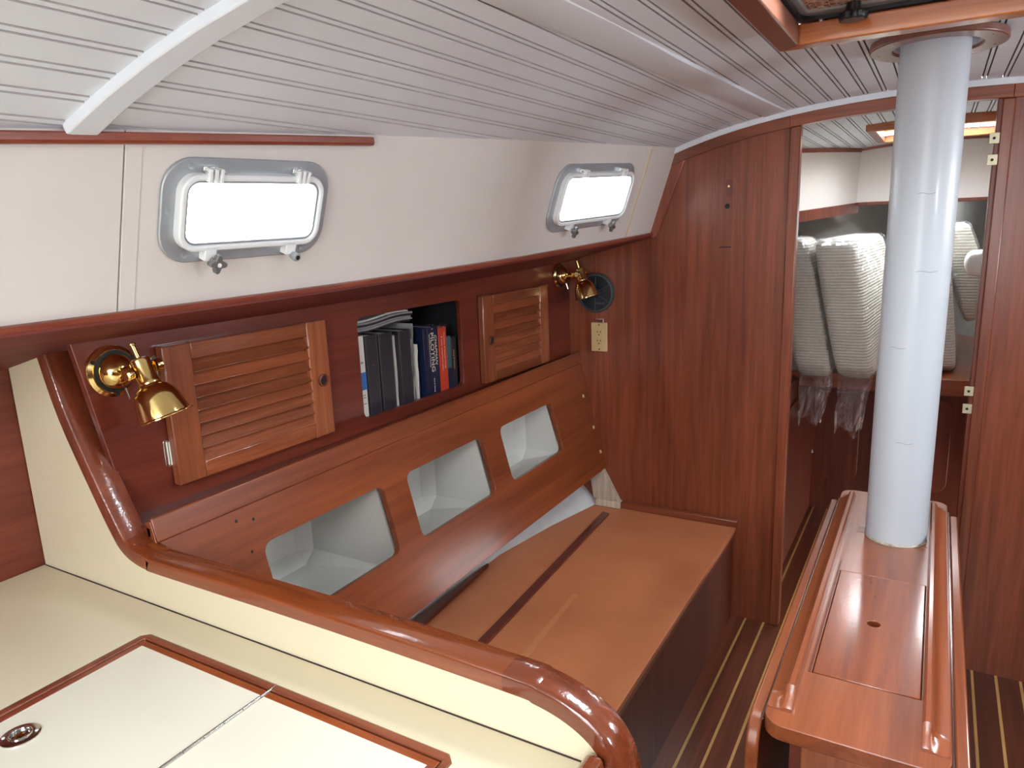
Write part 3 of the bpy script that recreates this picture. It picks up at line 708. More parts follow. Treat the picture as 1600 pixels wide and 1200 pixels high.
book('slim_book', 'slim dark navy book right of the plastic sleeves', 1.6680, 1.6870, 1.2155, 0.18, M['navy'])
b = book('pilot_book', 'thick navy book with large white spine lettering', 1.6885, 1.7365, 1.2145, 0.19, M['navy'])
spine_text(b, 'PILOTING', 1.7005, 1.1985, 0.0225, M['ink'], 1.22)
spine_text(b, 'CHAPMAN', 1.7195, 1.190, 0.0155, M['ink'], 1.22, shear=0.25)
spine_text(b, 'SEAMANSHIP & SMALL BOAT HANDLING', 1.6935, 1.1935, 0.0052, M['ink'], 1.05)
text_mesh('lettering', 'THE', M['gold'], b, LK(1.707, 1.2065, -0.0175), (0, 1, 0), (0, 0, 1), 0.004)
spine_text(b, 'Elbert S. Maloney', 1.7065, 1.058, 0.0068, M['ink'], 0.9)
b = book('red_book', 'orange red paperback with pale spine lettering beside the thick navy book', 1.7395, 1.7775, 1.206, 0.17, M['red'])
spine_text(b, 'Dictionary of Nautical Words', 1.7640, 1.190, 0.0092, M['pink'], 1.0)
spine_text(b, '& Terms  revised fourth edition', 1.7515, 1.180, 0.0088, M['pink'], 0.95)
bm = NB(); rows = []
for j in range(5):
    f = j/4; rows.append([bm.verts.new(LK(1.7585 + s*(0.0195+0.006*f) + 0.004*f + 0.002*math.sin(3*j+s), 1.19+0.026*f, d + 0.003*math.sin(5*j+s))) for s, d in ((-1, -0.0205), (-0.3, -0.017), (0.4, -0.0205), (1, -0.018), (1, -0.06), (-1, -0.06))])
for A, B in zip(rows, rows[1:]):
    for k_ in range(6): bm.faces.new((A[k_], A[(k_+1) % 6], B[(k_+1) % 6], B[k_]))
finish(bm, 'torn_wrapper', M['wrap'], b, smooth=30)
b = book('teal_book', 'narrow book with grey teal upper spine and navy foot', 1.7800, 1.7985, 1.174, 0.17, M['teal'])
finish(box(NB(), 1.7798, 1.7987, 1.0, 1.075, -0.0182, -0.0172, fn=LK), 'navy_foot', M['navy'], b, smooth=0)
b = book('script_book', 'dark book with small gold spine script, rightmost on the bookshelf', 1.8005, 1.8265, 1.169, 0.17, M['dbook'])
spine_text(b, 'Sailing Directions', 1.8095, 1.13, 0.008, M['gold'], 1.1, shear=0.3)

# ------------------------------------------------------------------ brass lamps
LK = LK0
K_L = 1.26
def lamp(y, z, label, shade_dir, yaw):
    root = thing('wall_lamp', label, 'lamp', LK(y, z, 0.0005), 'brass reading lamps on the locker front', rot=(0, 0, 0)); root.scale = (K_L, K_L, K_L)
    X = (1, 0, 0)
    L = dict(parent=root, local=True)
    finish(lathe(NB(), [(0.036, 0.0), (0.0385, 0.002), (0.038, 0.005), (0.033, 0.0085), (0.030, 0.0085)], (0, 0, 0), X, 40), 'back_plate', M['brass'], **L)
    finish(lathe(NB(), [(0.031, 0.006), (0.031, 0.0095), (0.024, 0.010)], (0, 0, 0), X, 36), 'rubber_ring', M['rubber'], **L)
    dome = [(0.0265*math.cos(a), 0.009 + 0.026*math.sin(a)) for a in [PI/2*i/9 for i in range(10)]]
    finish(lathe(NB(), dome, (0, 0, 0), X, 32), 'dome', M['brass'], **L)
    for q in range(3):
        a = 2*PI*q/3 + 0.5; finish(lathe(NB(), [(0.0035, 0.006), (0.003, 0.0098)], (0, 0.0335*math.cos(a), 0.0335*math.sin(a)), X, 10), 'plate_screw', M['slot'], **L)
    bm = NB(); tube(bm, [(0.025, 0.002, -0.024), (0.030, 0.003, -0.040)], 0.0016, 8); finish(bm, 'toggle_switch', M['chrome'], **L)
    el = Vector((0.072, 0.004, 0.006))
    # forked arm: two cheeks either side of the socket
    sd = Vector(shade_dir).normalized(); side = sd.cross(Vector(X)).normalized()
    bm = NB(); tube(bm, [(0.030, 0, 0), (0.046, 0.004, 0.001)], 0.0085, 14); finish(bm, 'arm', M['brass'], **L)
    for s in (-1, 1):
        a0 = Vector((0.042, 0.004, 0.001)); e = el + side*(s*0.0165)
        bm = NB(); up = (e-a0).normalized(); wv = up.cross(side).normalized()
        pr = [(a0 + side*(s*0.004)) + wv*0.007, (a0 + side*(s*0.004)) - wv*0.007, e - wv*0.008, e + up*0.008 - wv*0.003, e + up*0.008 + wv*0.003, e + wv*0.008]
        A = [bm.verts.new(p) for p in pr]; Bv = [bm.verts.new(p + side*(s*0.0022)) for p in pr]
        bm.faces.new(A); bm.faces.new(Bv)
        for i in range(6): bm.faces.new((A[i], A[(i+1) % 6], Bv[(i+1) % 6], Bv[i]))
        finish(bm, 'fork_cheek', M['brass'], **L)
        finish(lathe(NB(), [(0.0085, 0.0), (0.0095, 0.003), (0.0095, 0.008), (0.0075, 0.010)], e + side*(s*0.002), side*s, 20), 'pivot_knob', M['brass'], **L)
    fin = el - sd*0.016
    finish(lathe(NB(), [(0.0036, 0.0), (0.0036, 0.020), (0.0055, 0.021), (0.0055, 0.023), (0.003, 0.024)], fin, -sd, 14), 'finial', M['brass'], **L)
    finish(lathe(NB(), [(0.006, -0.018), (0.0135, -0.016), (0.0142, -0.012), (0.0142, 0.016), (0.0155, 0.018), (0.0155, 0.021)], el, sd, 28), 'socket', M['brass'], **L)
    prof = [(0.0150, 0.020), (0.0165, 0.024), (0.0225, 0.028), (0.0272, 0.035), (0.0310, 0.044), (0.0355, 0.070), (0.0395, 0.0715), (0.0395, 0.073), (0.0350, 0.0725), (0.0300, 0.044), (0.026, 0.037), (0.0150, 0.028)]
    finish(lathe(NB(), prof, el, sd, 44, cap=False), 'shade', M['brass'], **L)
    finish(lathe(NB(), [(0.010, 0.028), (0.014, 0.045), (0.012, 0.058), (0.004, 0.064)], el, sd, 18), 'bulb', plain('lamp_bulb', S(230, 226, 214), 0.2) if 'lamp_bulb' not in bpy.data.materials else bpy.data.materials['lamp_bulb'], **L)
lamp(0.757, 1.266, 'polished brass wall lamp beside the near louvred door', (0.30, 0.12, -0.95), 0.0)
lamp(2.505, 1.308, 'polished brass wall lamp in front of the round dark speaker', (0.27, 0.04, -0.96), 0.0)

# ------------------------------------------------------------------ speaker and socket on the bulkhead
sp = thing('speaker', 'round navy black speaker grille mounted on the bulkhead behind the brass lamp', 'speaker', (-1.132, YB, 1.159))
AX = (0, -1, 0); SC = (-1.132, YB, 1.236)
finish(lathe(NB(), [(0.076, 0.0), (0.0765, 0.012), (0.074, 0.020), (0.068, 0.021), (0.066, 0.014)], SC, AX, 56, cap=False), 'rim', M['speakrim'], sp)
finish(lathe(NB(), [(0.068, 0.004), (0.067, 0.013), (0.03, 0.015), (0.012, 0.0155)], SC, AX, 48), 'grille', M['speaker'], sp)
for q in range(6):
    a = 2*PI*q/6 + 0.5; c, s = math.cos(a), math.sin(a)
    bm = NB(); tube(bm, [(SC[0]+0.014*c, YB-0.0155, SC[2]+0.014*s), (SC[0]+0.064*c, YB-0.0142, SC[2]+0.064*s)], 0.0016, 6); finish(bm, 'spoke', M['speakrim'], sp)
finish(lathe(NB(), [(0.020, 0.015), (0.017, 0.0185), (0.006, 0.020)], SC, AX, 28), 'dust_cap', M['speaker'], sp)
finish(box(NB(), -1.128, -1.092, YB-0.0165, YB-0.0148, 1.1935, 1.1995), 'name_badge', M['speakrim'], sp, bevel=0.0005)

ou = thing('power_outlet', 'ivory duplex power outlet on the bulkhead under the round speaker', 'outlet', (-1.122, YB, 1.006))
ox, oz = -1.122, 1.063
finish(prism(NB(), rrect(ox, oz, 0.067, 0.114, 0.003, 3), XZ(YB), -0.007, -0.0005), 'cover_plate', M['ivory'], ou, bevel=0.002)
ins = finish(prism(NB(), rrect(ox, oz, 0.033, 0.067, 0.002, 3), XZ(YB), -0.0085, -0.006), 'socket_insert', M['ivory'], ou, bevel=0.0006)
for z in (oz+0.017, oz-0.017):
    for dx in (-0.0065, 0.0065): finish(box(NB(), ox+dx-0.0012, ox+dx+0.0012, YB-0.0092, YB-0.008, z-0.0005, z+0.0075), 'slot', M['slot'], ins, smooth=0)
    finish(lathe(NB(), [(0.0026, 0), (0.0026, 0.0008)], (ox, YB-0.0085, z-0.0075), AX, 12), 'slot', M['slot'], ins)
for z in (oz+0.048, oz-0.048): finish(lathe(NB(), [(0.003, 0), (0.0025, 0.001)], (ox, YB-0.007, z), AX, 12), 'plate_screw', M['slot'], ou)
bk = thing('metal_bracket', 'small metal bracket on the bulkhead just above the ivory outlet', 'bracket', (-1.117, YB, 1.1205))
finish(box(NB(), -1.134, -1.100, YB-0.002, YB-0.0005, 1.1205, 1.134), 'plate', W['front'], bk, smooth=0)
finish(box(NB(), -1.134, -1.100, YB-0.004, YB-0.002, 1.1325, 1.1345), 'lip', M['chrome'], bk, smooth=0)
finish(box(NB(), -1.1025, -1.100, YB-0.012, YB-0.002, 1.1205, 1.1345), 'lip', M['chrome'], bk, smooth=0)

# ------------------------------------------------------------------ galley: partition, cap, counter
part_edge = [(-1.432, 1.335), (-1.424, 1.300), (-1.385, 1.180), (-1.318, 1.051), (-1.272, 0.972), (-1.250, 0.946), (-1.222, 0.932), (-1.185, 0.925), (-1.138, 0.923), (-0.766, 0.925), (-0.440, 0.921), (-0.395, 0.917), (-0.357, 0.908), (-0.325, 0.892), (-0.304, 0.870), (-0.294, 0.840), (-0.291, 0.80), (-0.290, 0.5), (-0.290, 0.0)]
gp = thing('galley_partition', 'cream laminate partition with varnished wood capping between counter and settee', 'partition', (-0.9, 0.715, 0))
def smooth_path(p, k=4):
    out = []
    for i in range(len(p)-1):
        p0, p1, p2, p3 = [Vector((*p[max(0, min(len(p)-1, i+j))], 0)) for j in (-1, 0, 1, 2)]
        for q in range(k):
            t = q/k; out.append((0.5*((2*p1) + (p2-p0)*t + (2*p0-5*p1+4*p2-p3)*t*t + (3*p1-p0-3*p2+p3)*t**3)))
    out.append(Vector((*p[-1], 0))); return [(v.x, v.y) for v in out]
edge = smooth_path(part_edge, 4)
poly = [(-1.553, 1.285)] + [(max(-1.553, x), min(z, soff(x, 0.7)-0.012)) for x, z in edge] + [(-1.553, 0.0)]
finish(prism(NB(), poly, lambda u, v, w: (u, 0.700+w, v), 0.0, 0.030), 'laminate_panel', M['cream'], gp, smooth=0)
cap_sec = [(-0.0255, -0.002), (-0.0255, 0.0165), (-0.0243, 0.0205), (-0.0205, 0.0232), (0.0205, 0.0232), (0.0243, 0.0205), (0.0255, 0.0165), (0.0255, -0.002)]
def cap(i0, i1, mat, name, lab=None):
    pts = [(x, 0.7175, z) for x, z in edge[i0:i1+1]]
    bm = sweep(NB(), pts, [(s, t) for s, t in cap_sec], (0, -1, 0))
    return finish(bm, name, mat, gp, smooth=50)
n1 = 6*4; n2 = 10*4
cap(0, n1, W['zcap'], 'cap_rail'); cap(n1, n2, W['xcap'], 'cap_rail'); cap(n2, len(edge)-1, W['dcap'], 'cap_rail')

gc = thing('galley_counter', 'cream laminate galley counter with wood framed icebox opening', 'counter', (-0.93, 0.2, 0))
CZ = 0.850
HX0, HX1, HY0, HY1 = -1.110, -0.474, -0.05, 0.634
ctop = [(-1.553, AFT+0.2), (-0.300, AFT+0.2), (-0.300, 0.699), (-1.553, 0.699)]
finish(prism(NB(), ctop, lambda u, v, w: (u, v, w), CZ-0.022, CZ, [[(HX0, HY0), (HX1, HY0), (HX1, HY1-0.012), (HX1-0.012, HY1), (HX0+0.012, HY1), (HX0, HY1-0.012)]]), 'worktop', M['cream'], gc, smooth=0)
finish(prism(NB(), [(HX0, HY0), (HX1, HY0), (HX1, HY1-0.012), (HX1-0.012, HY1), (HX0+0.012, HY1), (HX0, HY1-0.012)], lambda u, v, w: (u, v, w), CZ-0.03, CZ+0.002, [[(HX0+0.013, HY0+0.013), (HX1-0.013, HY0+0.013), (HX1-0.013, HY1-0.013), (HX0+0.013, HY1-0.013)]]), 'opening_frame', W['trimx'], gc, bevel=0.0025)
finish(box(NB(), -0.320, -0.302, AFT+0.2, 0.699, 0.0, CZ-0.022), 'cabinet_front', W['front'], gc, smooth=0)
finish(box(NB(), -0.322, -0.296, AFT+0.22, 0.690, CZ, CZ+0.030), 'sea_rail', W['dcap'], gc, bevel=0.010, segs=4)
def icebox_lid(x0, x1, label, free_left):
    y1 = HY1-0.0155; y0 = HY0+0.015; e = 0.012
    root = thing('icebox_lid', label, 'lid', ((x0+x1)/2, (y0+y1)/2, CZ-0.02), 'icebox lids in the counter')
    xa, xb = (x0+e, x1) if free_left else (x0, x1-e)
    finish(box(NB(), xa, xb, y0, y1-e, CZ-0.018, CZ-0.001), 'laminate_top', M['lidw'], root, smooth=0)
    finish(box(NB(), x0, x1, y1-e, y1, CZ-0.018, CZ-0.0005), 'edging', W['xcap'], root, bevel=0.001)
    if free_left: finish(box(NB(), x0, x0+e, y0, y1-e, CZ-0.018, CZ-0.0005), 'edging', W['trimy'], root, bevel=0.001)
    else: finish(box(NB(), x1-e, x1, y0, y1-e, CZ-0.018, CZ-0.0005), 'edging', W['trimy'], root, bevel=0.001)
    return root
la = icebox_lid(HX0+0.0155, -0.7985, 'pale icebox lid with a round flush ring latch', True)
lb = icebox_lid(-0.7945, HX1-0.0155, 'pale icebox lid right of the metal hinge, without latch', False)
finish(box(NB(), -1.553, -0.31, 0.6975, 0.6995, CZ, CZ+0.0012), 'joint_line', M['crack'], gc, smooth=0)
# flush ring latch
c0 = (-1.027, 0.393, CZ-0.001)
finish(lathe(NB(), [(0.0245, 0.0), (0.0245, 0.0016), (0.0225, 0.0026), (0.015, 0.0026), (0.0125, 0.0006), (0.004, 0.0004)], c0, (0, 0, 1), 40), 'latch_plate', M['chrome'], la)
bm = NB(); ringp = [(c0[0]+0.0135*math.cos(2*PI*i/32), c0[1]+0.0135*math.sin(2*PI*i/32), c0[2]+0.0032) for i in range(33)]
sweep(bm, ringp, [(0.0016*math.cos(2*PI*i/8), 0.0016*math.sin(2*PI*i/8)) for i in range(8)], (0, 0, 1)); finish(bm, 'latch_ring', M['chrome'], la)
finish(lathe(NB(), [(0.0055, 0.0004), (0.005, 0.0028), (0.002, 0.0034)], c0, (0, 0, 1), 16), 'latch_bolt', M['brass'], la)
for a in (0.9, 0.9+PI): finish(lathe(NB(), [(0.0022, 0.0026), (0.002, 0.0033)], (c0[0]+0.0195*math.cos(a), c0[1]+0.0195*math.sin(a), c0[2]), (0, 0, 1), 10), 'latch_screw', M['aluw'], la)
# piano hinge
ph = thing('piano_hinge', 'long metal piano hinge between the two icebox lids', 'hinge', (-0.7965, 0.30, CZ-0.004))
y = 0.0
while y < 0.615:
    finish(lathe(NB(), [(0.0029, 0.0), (0.0029, 0.0305)], (-0.7965, y, CZ-0.0005), (0, 1, 0), 10), 'knuckle', M['chrome'], ph); y += 0.0317
# galley outboard wall, dark wood
wg = finish(box(NB(), -1.600, -1.556, AFT, 0.732, 0.0, 1.36), 'wall_galley', W['lock'], None, smooth=0)
tag(wg, 'dark mahogany panel at the outboard back of the counter', 'wall', kind='structure')

# ------------------------------------------------------------------ mast and collar
MX, MY, MR = -0.037, 1.878, 0.0665
mast = thing('mast', 'white painted mast column standing through the table', 'mast', (MX, MY, 0.0))
finish(lathe(NB(), [(MR, 0.0), (MR, 0.9), (MR, 1.875)], (MX, MY, 0.0), (0, 0, 1), 64), 'column', M['mast'], mast)
def stain_mat():
    m, nt, b = new_mat('rust_stain_ring')
    v = coords(nt, (1, 1, 1)); n = noise(nt, v, 60, 4)
    c = ramp(nt, n.outputs[0], [(0.35, S(206, 200, 188)), (0.7, S(150, 128, 92))]); nt.links.new(c.outputs[0], b.inputs['Base Color']); setp(b, Roughness=0.5); return m
finish(lathe(NB(), [(MR+0.0004, 0.7255), (MR+0.0012, 0.727), (MR+0.0004, 0.7315)], (MX, MY, 0.0), (0, 0, 1), 64, cap=False), 'foot_sealant', stain_mat(), mast)
for a, z, w_ in ((-1.95, 1.20, 0.30), (-1.25, 1.37, 0.42), (-1.45, 1.535, 0.32), (-1.5, 0.98, 0.34)):
    bm = NB(); rows = []
    for j in range(9):
        aa = a + w_*(j/8-0.5)*1.6; zz = z + 0.0015*math.sin(j*0.9)
        rows.append([bm.verts.new((MX+(MR+0.0003)*math.cos(aa), MY+(MR+0.0003)*math.sin(aa), zz+q)) for q in (0.0, 0.0007)])
    for A, B in zip(rows, rows[1:]): bm.faces.new((A[0], A[1], B[1], B[0]))
    finish(bm, 'paint_crack', M['speakrim'], mast)
RC = (-0.034, 1.885)
col = prism(NB(), circ(*RC, 0.129, 0.150, 64), lambda u, v, w: (u, v, w), 1.836, 1.853, [circ(*RC, 0.084, 0.100, 48)])
collar = thing('mast_collar', 'round brown wooden collar on the ceiling around the mast', 'collar', (RC[0], RC[1], 1.836))
finish(col, 'ring', W['hatchy'], collar, bevel=0.003)
for q in range(7):
    a = 2*PI*q/7 + 0.35; finish(lathe(NB(), [(0.003, 0), (0.0025, 0.001)], (RC[0]+0.112*math.cos(a), RC[1]+0.130*math.sin(a), 1.836), (0, 0, -1), 10), 'screw', M['chrome'], collar)
finish(prism(NB(), circ(*RC, 0.084, 0.100, 48), lambda u, v, w: (u, v, w), 1.842, 1.868, [circ(*RC, 0.078, 0.094, 48)]), 'inner_liner', M['ceil'], collar)
finish(prism(NB(), circ(*RC, 0.086, 0.102, 48), lambda u, v, w: (u, v, w), 1.8685, 1.874, [circ(MX, MY, MR+0.001, None, 40)]), 'mast_boot', M['rubber'], collar)

# ------------------------------------------------------------------ overhead hatch
hz0 = 1.812
ha = thing('overhead_hatch', 'wood framed overhead hatch with black locking knob in the ceiling', 'hatch', (-0.035, 1.32, hz0), kind='structure')
X0, X1, Y0, Y1 = -0.297, 0.227, 1.035, 1.580; T = 0.042
finish(prism(NB(), [(X0, Y0), (X0+T, Y0+T), (X0+T, Y1-T), (X0, Y1)], lambda u, v, w: (u, v, w), hz0, 1.849), 'frame_side', W['hatchy'], ha, bevel=0.003)
finish(prism(NB(), [(X1, Y0), (X1-T, Y0+T), (X1-T, Y1-T), (X1, Y1)], lambda u, v, w: (u, v, w), hz0, 1.849), 'frame_side', W['hatchy'], ha, bevel=0.003)
finish(prism(NB(), [(X0, Y1), (X0+T, Y1-T), (X1-T, Y1-T), (X1, Y1)], lambda u, v, w: (u, v, w), hz0, 1.849), 'frame_end', W['hatchx'], ha, bevel=0.003)
finish(prism(NB(), [(X0, Y0), (X0+T, Y0+T), (X1-T, Y0+T), (X1, Y0)], lambda u, v, w: (u, v, w), hz0, 1.849), 'frame_end', W['hatchx'], ha, bevel=0.003)
xi0, xi1, yi0, yi1 = X0+T, X1-T, Y0+T, Y1-T
finish(prism(NB(), rrect((xi0+xi1)/2, (yi0+yi1)/2, xi1-xi0+0.03, yi1-yi0+0.03, 0.04, 6), lambda u, v, w: (u, v, w), 1.850, 1.856, [rrect((xi0+xi1)/2, (yi0+yi1)/2, xi1-xi0-0.012, yi1-yi0-0.012, 0.035, 6)]), 'gasket', M['rubber'], ha)
lens = finish(prism(NB(), rrect((xi0+xi1)/2, (yi0+yi1)/2, xi1-xi0+0.03, yi1-yi0+0.03, 0.04, 6), lambda u, v, w: (u, v, w), 1.857, 1.880, [rrect((xi0+xi1)/2, (yi0+yi1)/2, xi1-xi0-0.04, yi1-yi0-0.065, 0.012, 5)]), 'lens_frame', M['grey'], ha, bevel=0.004)
lx0, lx1, ly0, ly1 = xi0+0.018, xi1-0.018, yi0+0.031, yi1-0.031
finish(box(NB(), lx0, lx1, ly1-0.16, ly1+0.002, 1.861, 1.868), 'honeycomb_lens', M['comb'], lens, smooth=0)
finish(box(NB(), lx0, lx1, ly0, ly1-0.16, 1.868, 1.874), 'clear_lens', M['glass'], lens, smooth=0)
kc = (-0.160, 1.500)
kn = []
for q in range(60):
    a = 2*PI*q/60; rr = 0.0225 + 0.0024*math.cos(9*a); kn.append((kc[0]+rr*math.cos(a), kc[1]+rr*math.sin(a)))
knob = finish(prism(NB(), kn, lambda u, v, w: (u, v, w), 1.832, 1.846), 'locking_knob', M['black'], ha, bevel=0.003)
finish(lathe(NB(), [(0.0135, 1.845), (0.011, 1.862), (0.011, 1.882)], (kc[0], kc[1], 0), (0, 0, 1), 20), 'knob_stem', M['black'], knob)
finish(lathe(NB(), [(0.0042, 0), (0.003, 0.0014)], (-0.218, Y1-T, 1.850), (0, -1, 0), 12), 'screw', M['chrome'], ha)

# ------------------------------------------------------------------ drop leaf table
TZ = 0.725
tb = thing('drop_leaf_table', 'varnished drop leaf saloon table with fiddle rails around the mast', 'table', (-0.053, 1.60, 0))
tp = rrect((-0.184+0.074)/2, (1.045+2.170)/2, 0.258, 1.125, 0.032, 6)
LD = (-0.1335, 0.0325, 1.2125, 1.6355)
finish(prism(NB(), tp, lambda u, v, w: (u, v, w), TZ-0.026, TZ, [[(LD[0], LD[2]), (LD[1], LD[2]), (LD[1], LD[3]), (LD[0], LD[3])], circ(MX, MY, MR+0.0015, None, 40)]), 'top', W['table'], tb, bevel=0.003)
lid = finish(prism(NB(), [(LD[0]+0.0015, LD[2]+0.0015), (LD[1]-0.0015, LD[2]+0.0015), (LD[1]-0.0015, LD[3]-0.0015), (LD[0]+0.0015, LD[3]-0.0015)], lambda u, v, w: (u, v, w), TZ-0.020, TZ+0.0006, [circ(-0.052, 1.426, 0.0115, None, 24)]), 'lid', W['lid'], tb, bevel=0.001)
finish(lathe(NB(), [(0.014, TZ-0.026), (0.014, TZ-0.0205)], (-0.052, 1.426, 0), (0, 0, 1), 20), 'finger_hole', M['slot'], lid)
finish(box(NB(), LD[0]-0.006, LD[0]-0.002, LD[2], LD[3]+0.05, TZ, TZ+0.0012), 'seam', W['front'], lid, smooth=0)
# fiddle rails: wide outer cove, ridge on the inside, scooped ends
def fiddle(xout, xin, y0, y1):
    s = 1 if xin > xout else -1
    w_ = abs(xin-xout); prof = [(0.0, 0.0), (0.0, 0.004), (0.006, 0.0065), (0.013, 0.0095), (0.020, 0.016), (0.0235, 0.0255), (0.0265, 0.028), (w_-0.003, 0.028), (w_, 0.025), (w_, 0.0)]
    bm = NB(); rows = []
    stations = [(y0, 0.22), (y0+0.006, 0.30), (y0+0.020, 0.42), (y0+0.030, 0.55), (y0+0.036, 0.97), (y0+0.042, 1.0), (lerp(y0, y1, 0.5), 1.0), (y1-0.042, 1.0), (y1-0.036, 0.97), (y1-0.030, 0.55), (y1-0.02, 0.42), (y1, 0.22)]
    for y, k in stations:
        rows.append([bm.verts.new((xout + s*u, y, TZ + v*(k if v > 0.005 else 1))) for u, v in prof])
    for A, B in zip(rows, rows[1:]):
        for i in range(len(prof)): bm.faces.new((A[i], A[(i+1) % len(prof)], B[(i+1) % len(prof)], B[i]))
    bm.faces.new(rows[0]); bm.faces.new(rows[-1])
    finish(bm, 'fiddle_rail', W['table'], tb, smooth=28)
fiddle(-0.183, -0.146, 1.085, 2.120); fiddle(0.071, 0.035, 1.083, 2.120)
def leaf(x0, x1):
    zl = 0.26; o = []
    for (y, z) in [(1.062, zl), (2.105, zl), (2.105, 0.707), (2.095, 0.716)]: o.append((y, z))
    o += [(1.085, 0.716), (1.066, 0.708), (1.050, 0.690), (1.042, 0.665), (1.040, 0.62)]
    finish(prism(NB(), o, lambda u, v, w: (w, u, v), x0, x1), 'drop_leaf', W['table'], tb, bevel=0.004, segs=3)
leaf(-0.2075, -0.1875); leaf(0.0785, 0.0985)
finish(lathe(NB(), [(0.0025, 1.06), (0.0025, 2.10)], (0.0765, 0, TZ-0.003), (0, 1, 0), 10), 'leaf_hinge', M['chrome'], tb)
finish(lathe(NB(), [(0.0025, 1.06), (0.0025, 2.10)], (-0.1858, 0, TZ-0.006), (0, 1, 0), 10), 'leaf_hinge', M['chrome'], tb)
finish(box(NB(), -0.148, -0.136, 1.10, 2.10, 0.0, TZ-0.026), 'pedestal_side', W['front'], tb, smooth=0)
finish(box(NB(), 0.026, 0.038, 1.10, 2.10, 0.0, TZ-0.026), 'pedestal_side', W['front'], tb, smooth=0)
finish(box(NB(), -0.136, 0.026, 1.100, 1.112, 0.0, TZ-0.026), 'pedestal_end', W['front'], tb, smooth=0)
finish(box(NB(), -0.136, 0.026, 2.088, 2.10, 0.0, TZ-0.026), 'pedestal_end', W['front'], tb, smooth=0)
finish(box(NB(), -0.130, 0.020, 1.090, 1.0995, 0.34, TZ-0.034), 'drawer_front', W['ystile'], tb, bevel=0.003)
for x0, x1, y0, y1 in ((-0.127, -0.104, 1.845, 1.90), (0.032, 0.034, 1.80, 1.84)): pass
finish(box(NB(), -0.1215, -0.106, 1.868, 1.905, TZ, TZ+0.0008), 'inlay_patch', W['lid'], tb, smooth=0)
finish(box(NB(), 0.0335-0.014, 0.0335, 1.838, 1.875, TZ, TZ+0.0008), 'inlay_patch', W['lid'], tb, smooth=0)

# ------------------------------------------------------------------ forward cabin
BZ = 0.828
fw = thing('wall_forward', 'off-white forward cabin sides with mahogany trim, seen through the doorway', 'wall', (0, 4.3, 1.5), kind='structure')
for s in (-1, 1):
    n = 8; A = Vector((s*0.93, 2.62)); B_ = Vector((s*0.400, 4.42))
    P = lambda t: A.lerp(B_, t)
    zlow = lambda t: lerp(1.455, 1.553, t)
    bm = NB(); rows = []
    for i in range(n+1):
        t = i/n; p = P(t); rows.append([bm.verts.new(q) for q in ((p.x, p.y, zlow(t)), (p.x*0.985, p.y, zc(p.x)+0.01), (p.x*0.985+s*0.02, p.y, zc(p.x)+0.01), (p.x+s*0.02, p.y, zlow(t)))])
    for a, b2 in zip(rows, rows[1:]):
        for i in range(4): bm.faces.new((a[i], a[(i+1) % 4], b2[(i+1) % 4], b2[i]))
    bm.faces.new(rows[0]); bm.faces.new(rows[-1]); finish(bm, 'side_panel', M['wallw'], fw, smooth=30)
    bm = NB(); sweep(bm, [(P(i/n).x - s*0.004, P(i/n).y, zlow(i/n)-0.024) for i in range(n+1)], [(-0.008, -0.026), (0.008, -0.026), (0.008, 0.026), (-0.008, 0.026)], (1, 0, 0)); finish(bm, 'lower_trim', W['front'], fw, smooth=30)
    bm = NB(); sweep(bm, [(P(i/n).x - s*0.006, P(i/n).y, zc(P(i/n).x)-0.010) for i in range(n+1)], [(-0.006, -0.010), (0.006, -0.010), (0.006, 0.010), (-0.006, 0.010)], (1, 0, 0)); finish(bm, 'upper_trim', W['trimy'], fw, smooth=30)
finish(prism(NB(), [(-0.41, 1.553)] + arc(-0.41, 0.41, 0.01) + [(0.41, 1.553)], XZ(4.42), 0.0, 0.02), 'end_panel', M['wallw'], fw, smooth=0)
finish(box(NB(), -0.40, 0.40, 4.405, 4.422, 1.538, 1.556), 'lower_trim', W['front'], fw, bevel=0.002)
finish(prism(NB(), arc(-0.40, 0.40, -0.004) + arc(0.40, -0.40, -0.016), XZ(4.42), -0.010, 0.0), 'upper_trim', W['trimx'], fw, smooth=30)
# hull sides meeting at the stem, dark grey
for s in (-1, 1):
    bm = NB(); rows = []
    for y, x in ((2.62, 1.18), (3.2, 1.05), (3.8, 0.80), (4.4, 0.50), (5.0, 0.14), (5.3, 0.0)):
        rows.append([bm.verts.new((s*max(0, x+dx), y, z)) for dx, z in ((-0.30, 0.30), (-0.12, 0.7), (0.0, 1.1), (0.05, interp(y, [2.6, 4.3, 4.45, 5.3], [1.38, 1.48, 1.575, 1.58])))])
    for a, b2 in zip(rows, rows[1:]):
        for i in range(3): bm.faces.new((a[i], a[i+1], b2[i+1], b2[i]))
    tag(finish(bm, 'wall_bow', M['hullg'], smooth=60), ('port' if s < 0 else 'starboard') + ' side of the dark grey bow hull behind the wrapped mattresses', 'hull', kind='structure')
bm = NB(); rows = []
box(bm, -1.2, 1.2, 4.43, 5.35, 1.57, 1.59)
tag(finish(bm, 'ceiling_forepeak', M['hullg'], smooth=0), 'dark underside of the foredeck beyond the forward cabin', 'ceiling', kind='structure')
bm = NB()
for s in (-1, 1):
    rows = []
    for i in range(7):
        t = i/6; p = Vector((s*0.93, 2.62)).lerp(Vector((s*0.40, 4.42)), t)
        rows.append([bm.verts.new((p.x, p.y, lerp(1.41, 1.51, t))), bm.verts.new((p.x + s*0.45, p.y+0.1, lerp(1.36, 1.48, t)))])
    for a, b2 in zip(rows, rows[1:]): bm.faces.new((a[0], a[1], b2[1], b2[0]))
tag(finish(bm, 'ceiling_side_deck', M['hullg'], smooth=30), 'dark underside of the forward side decks', 'ceiling', kind='structure')
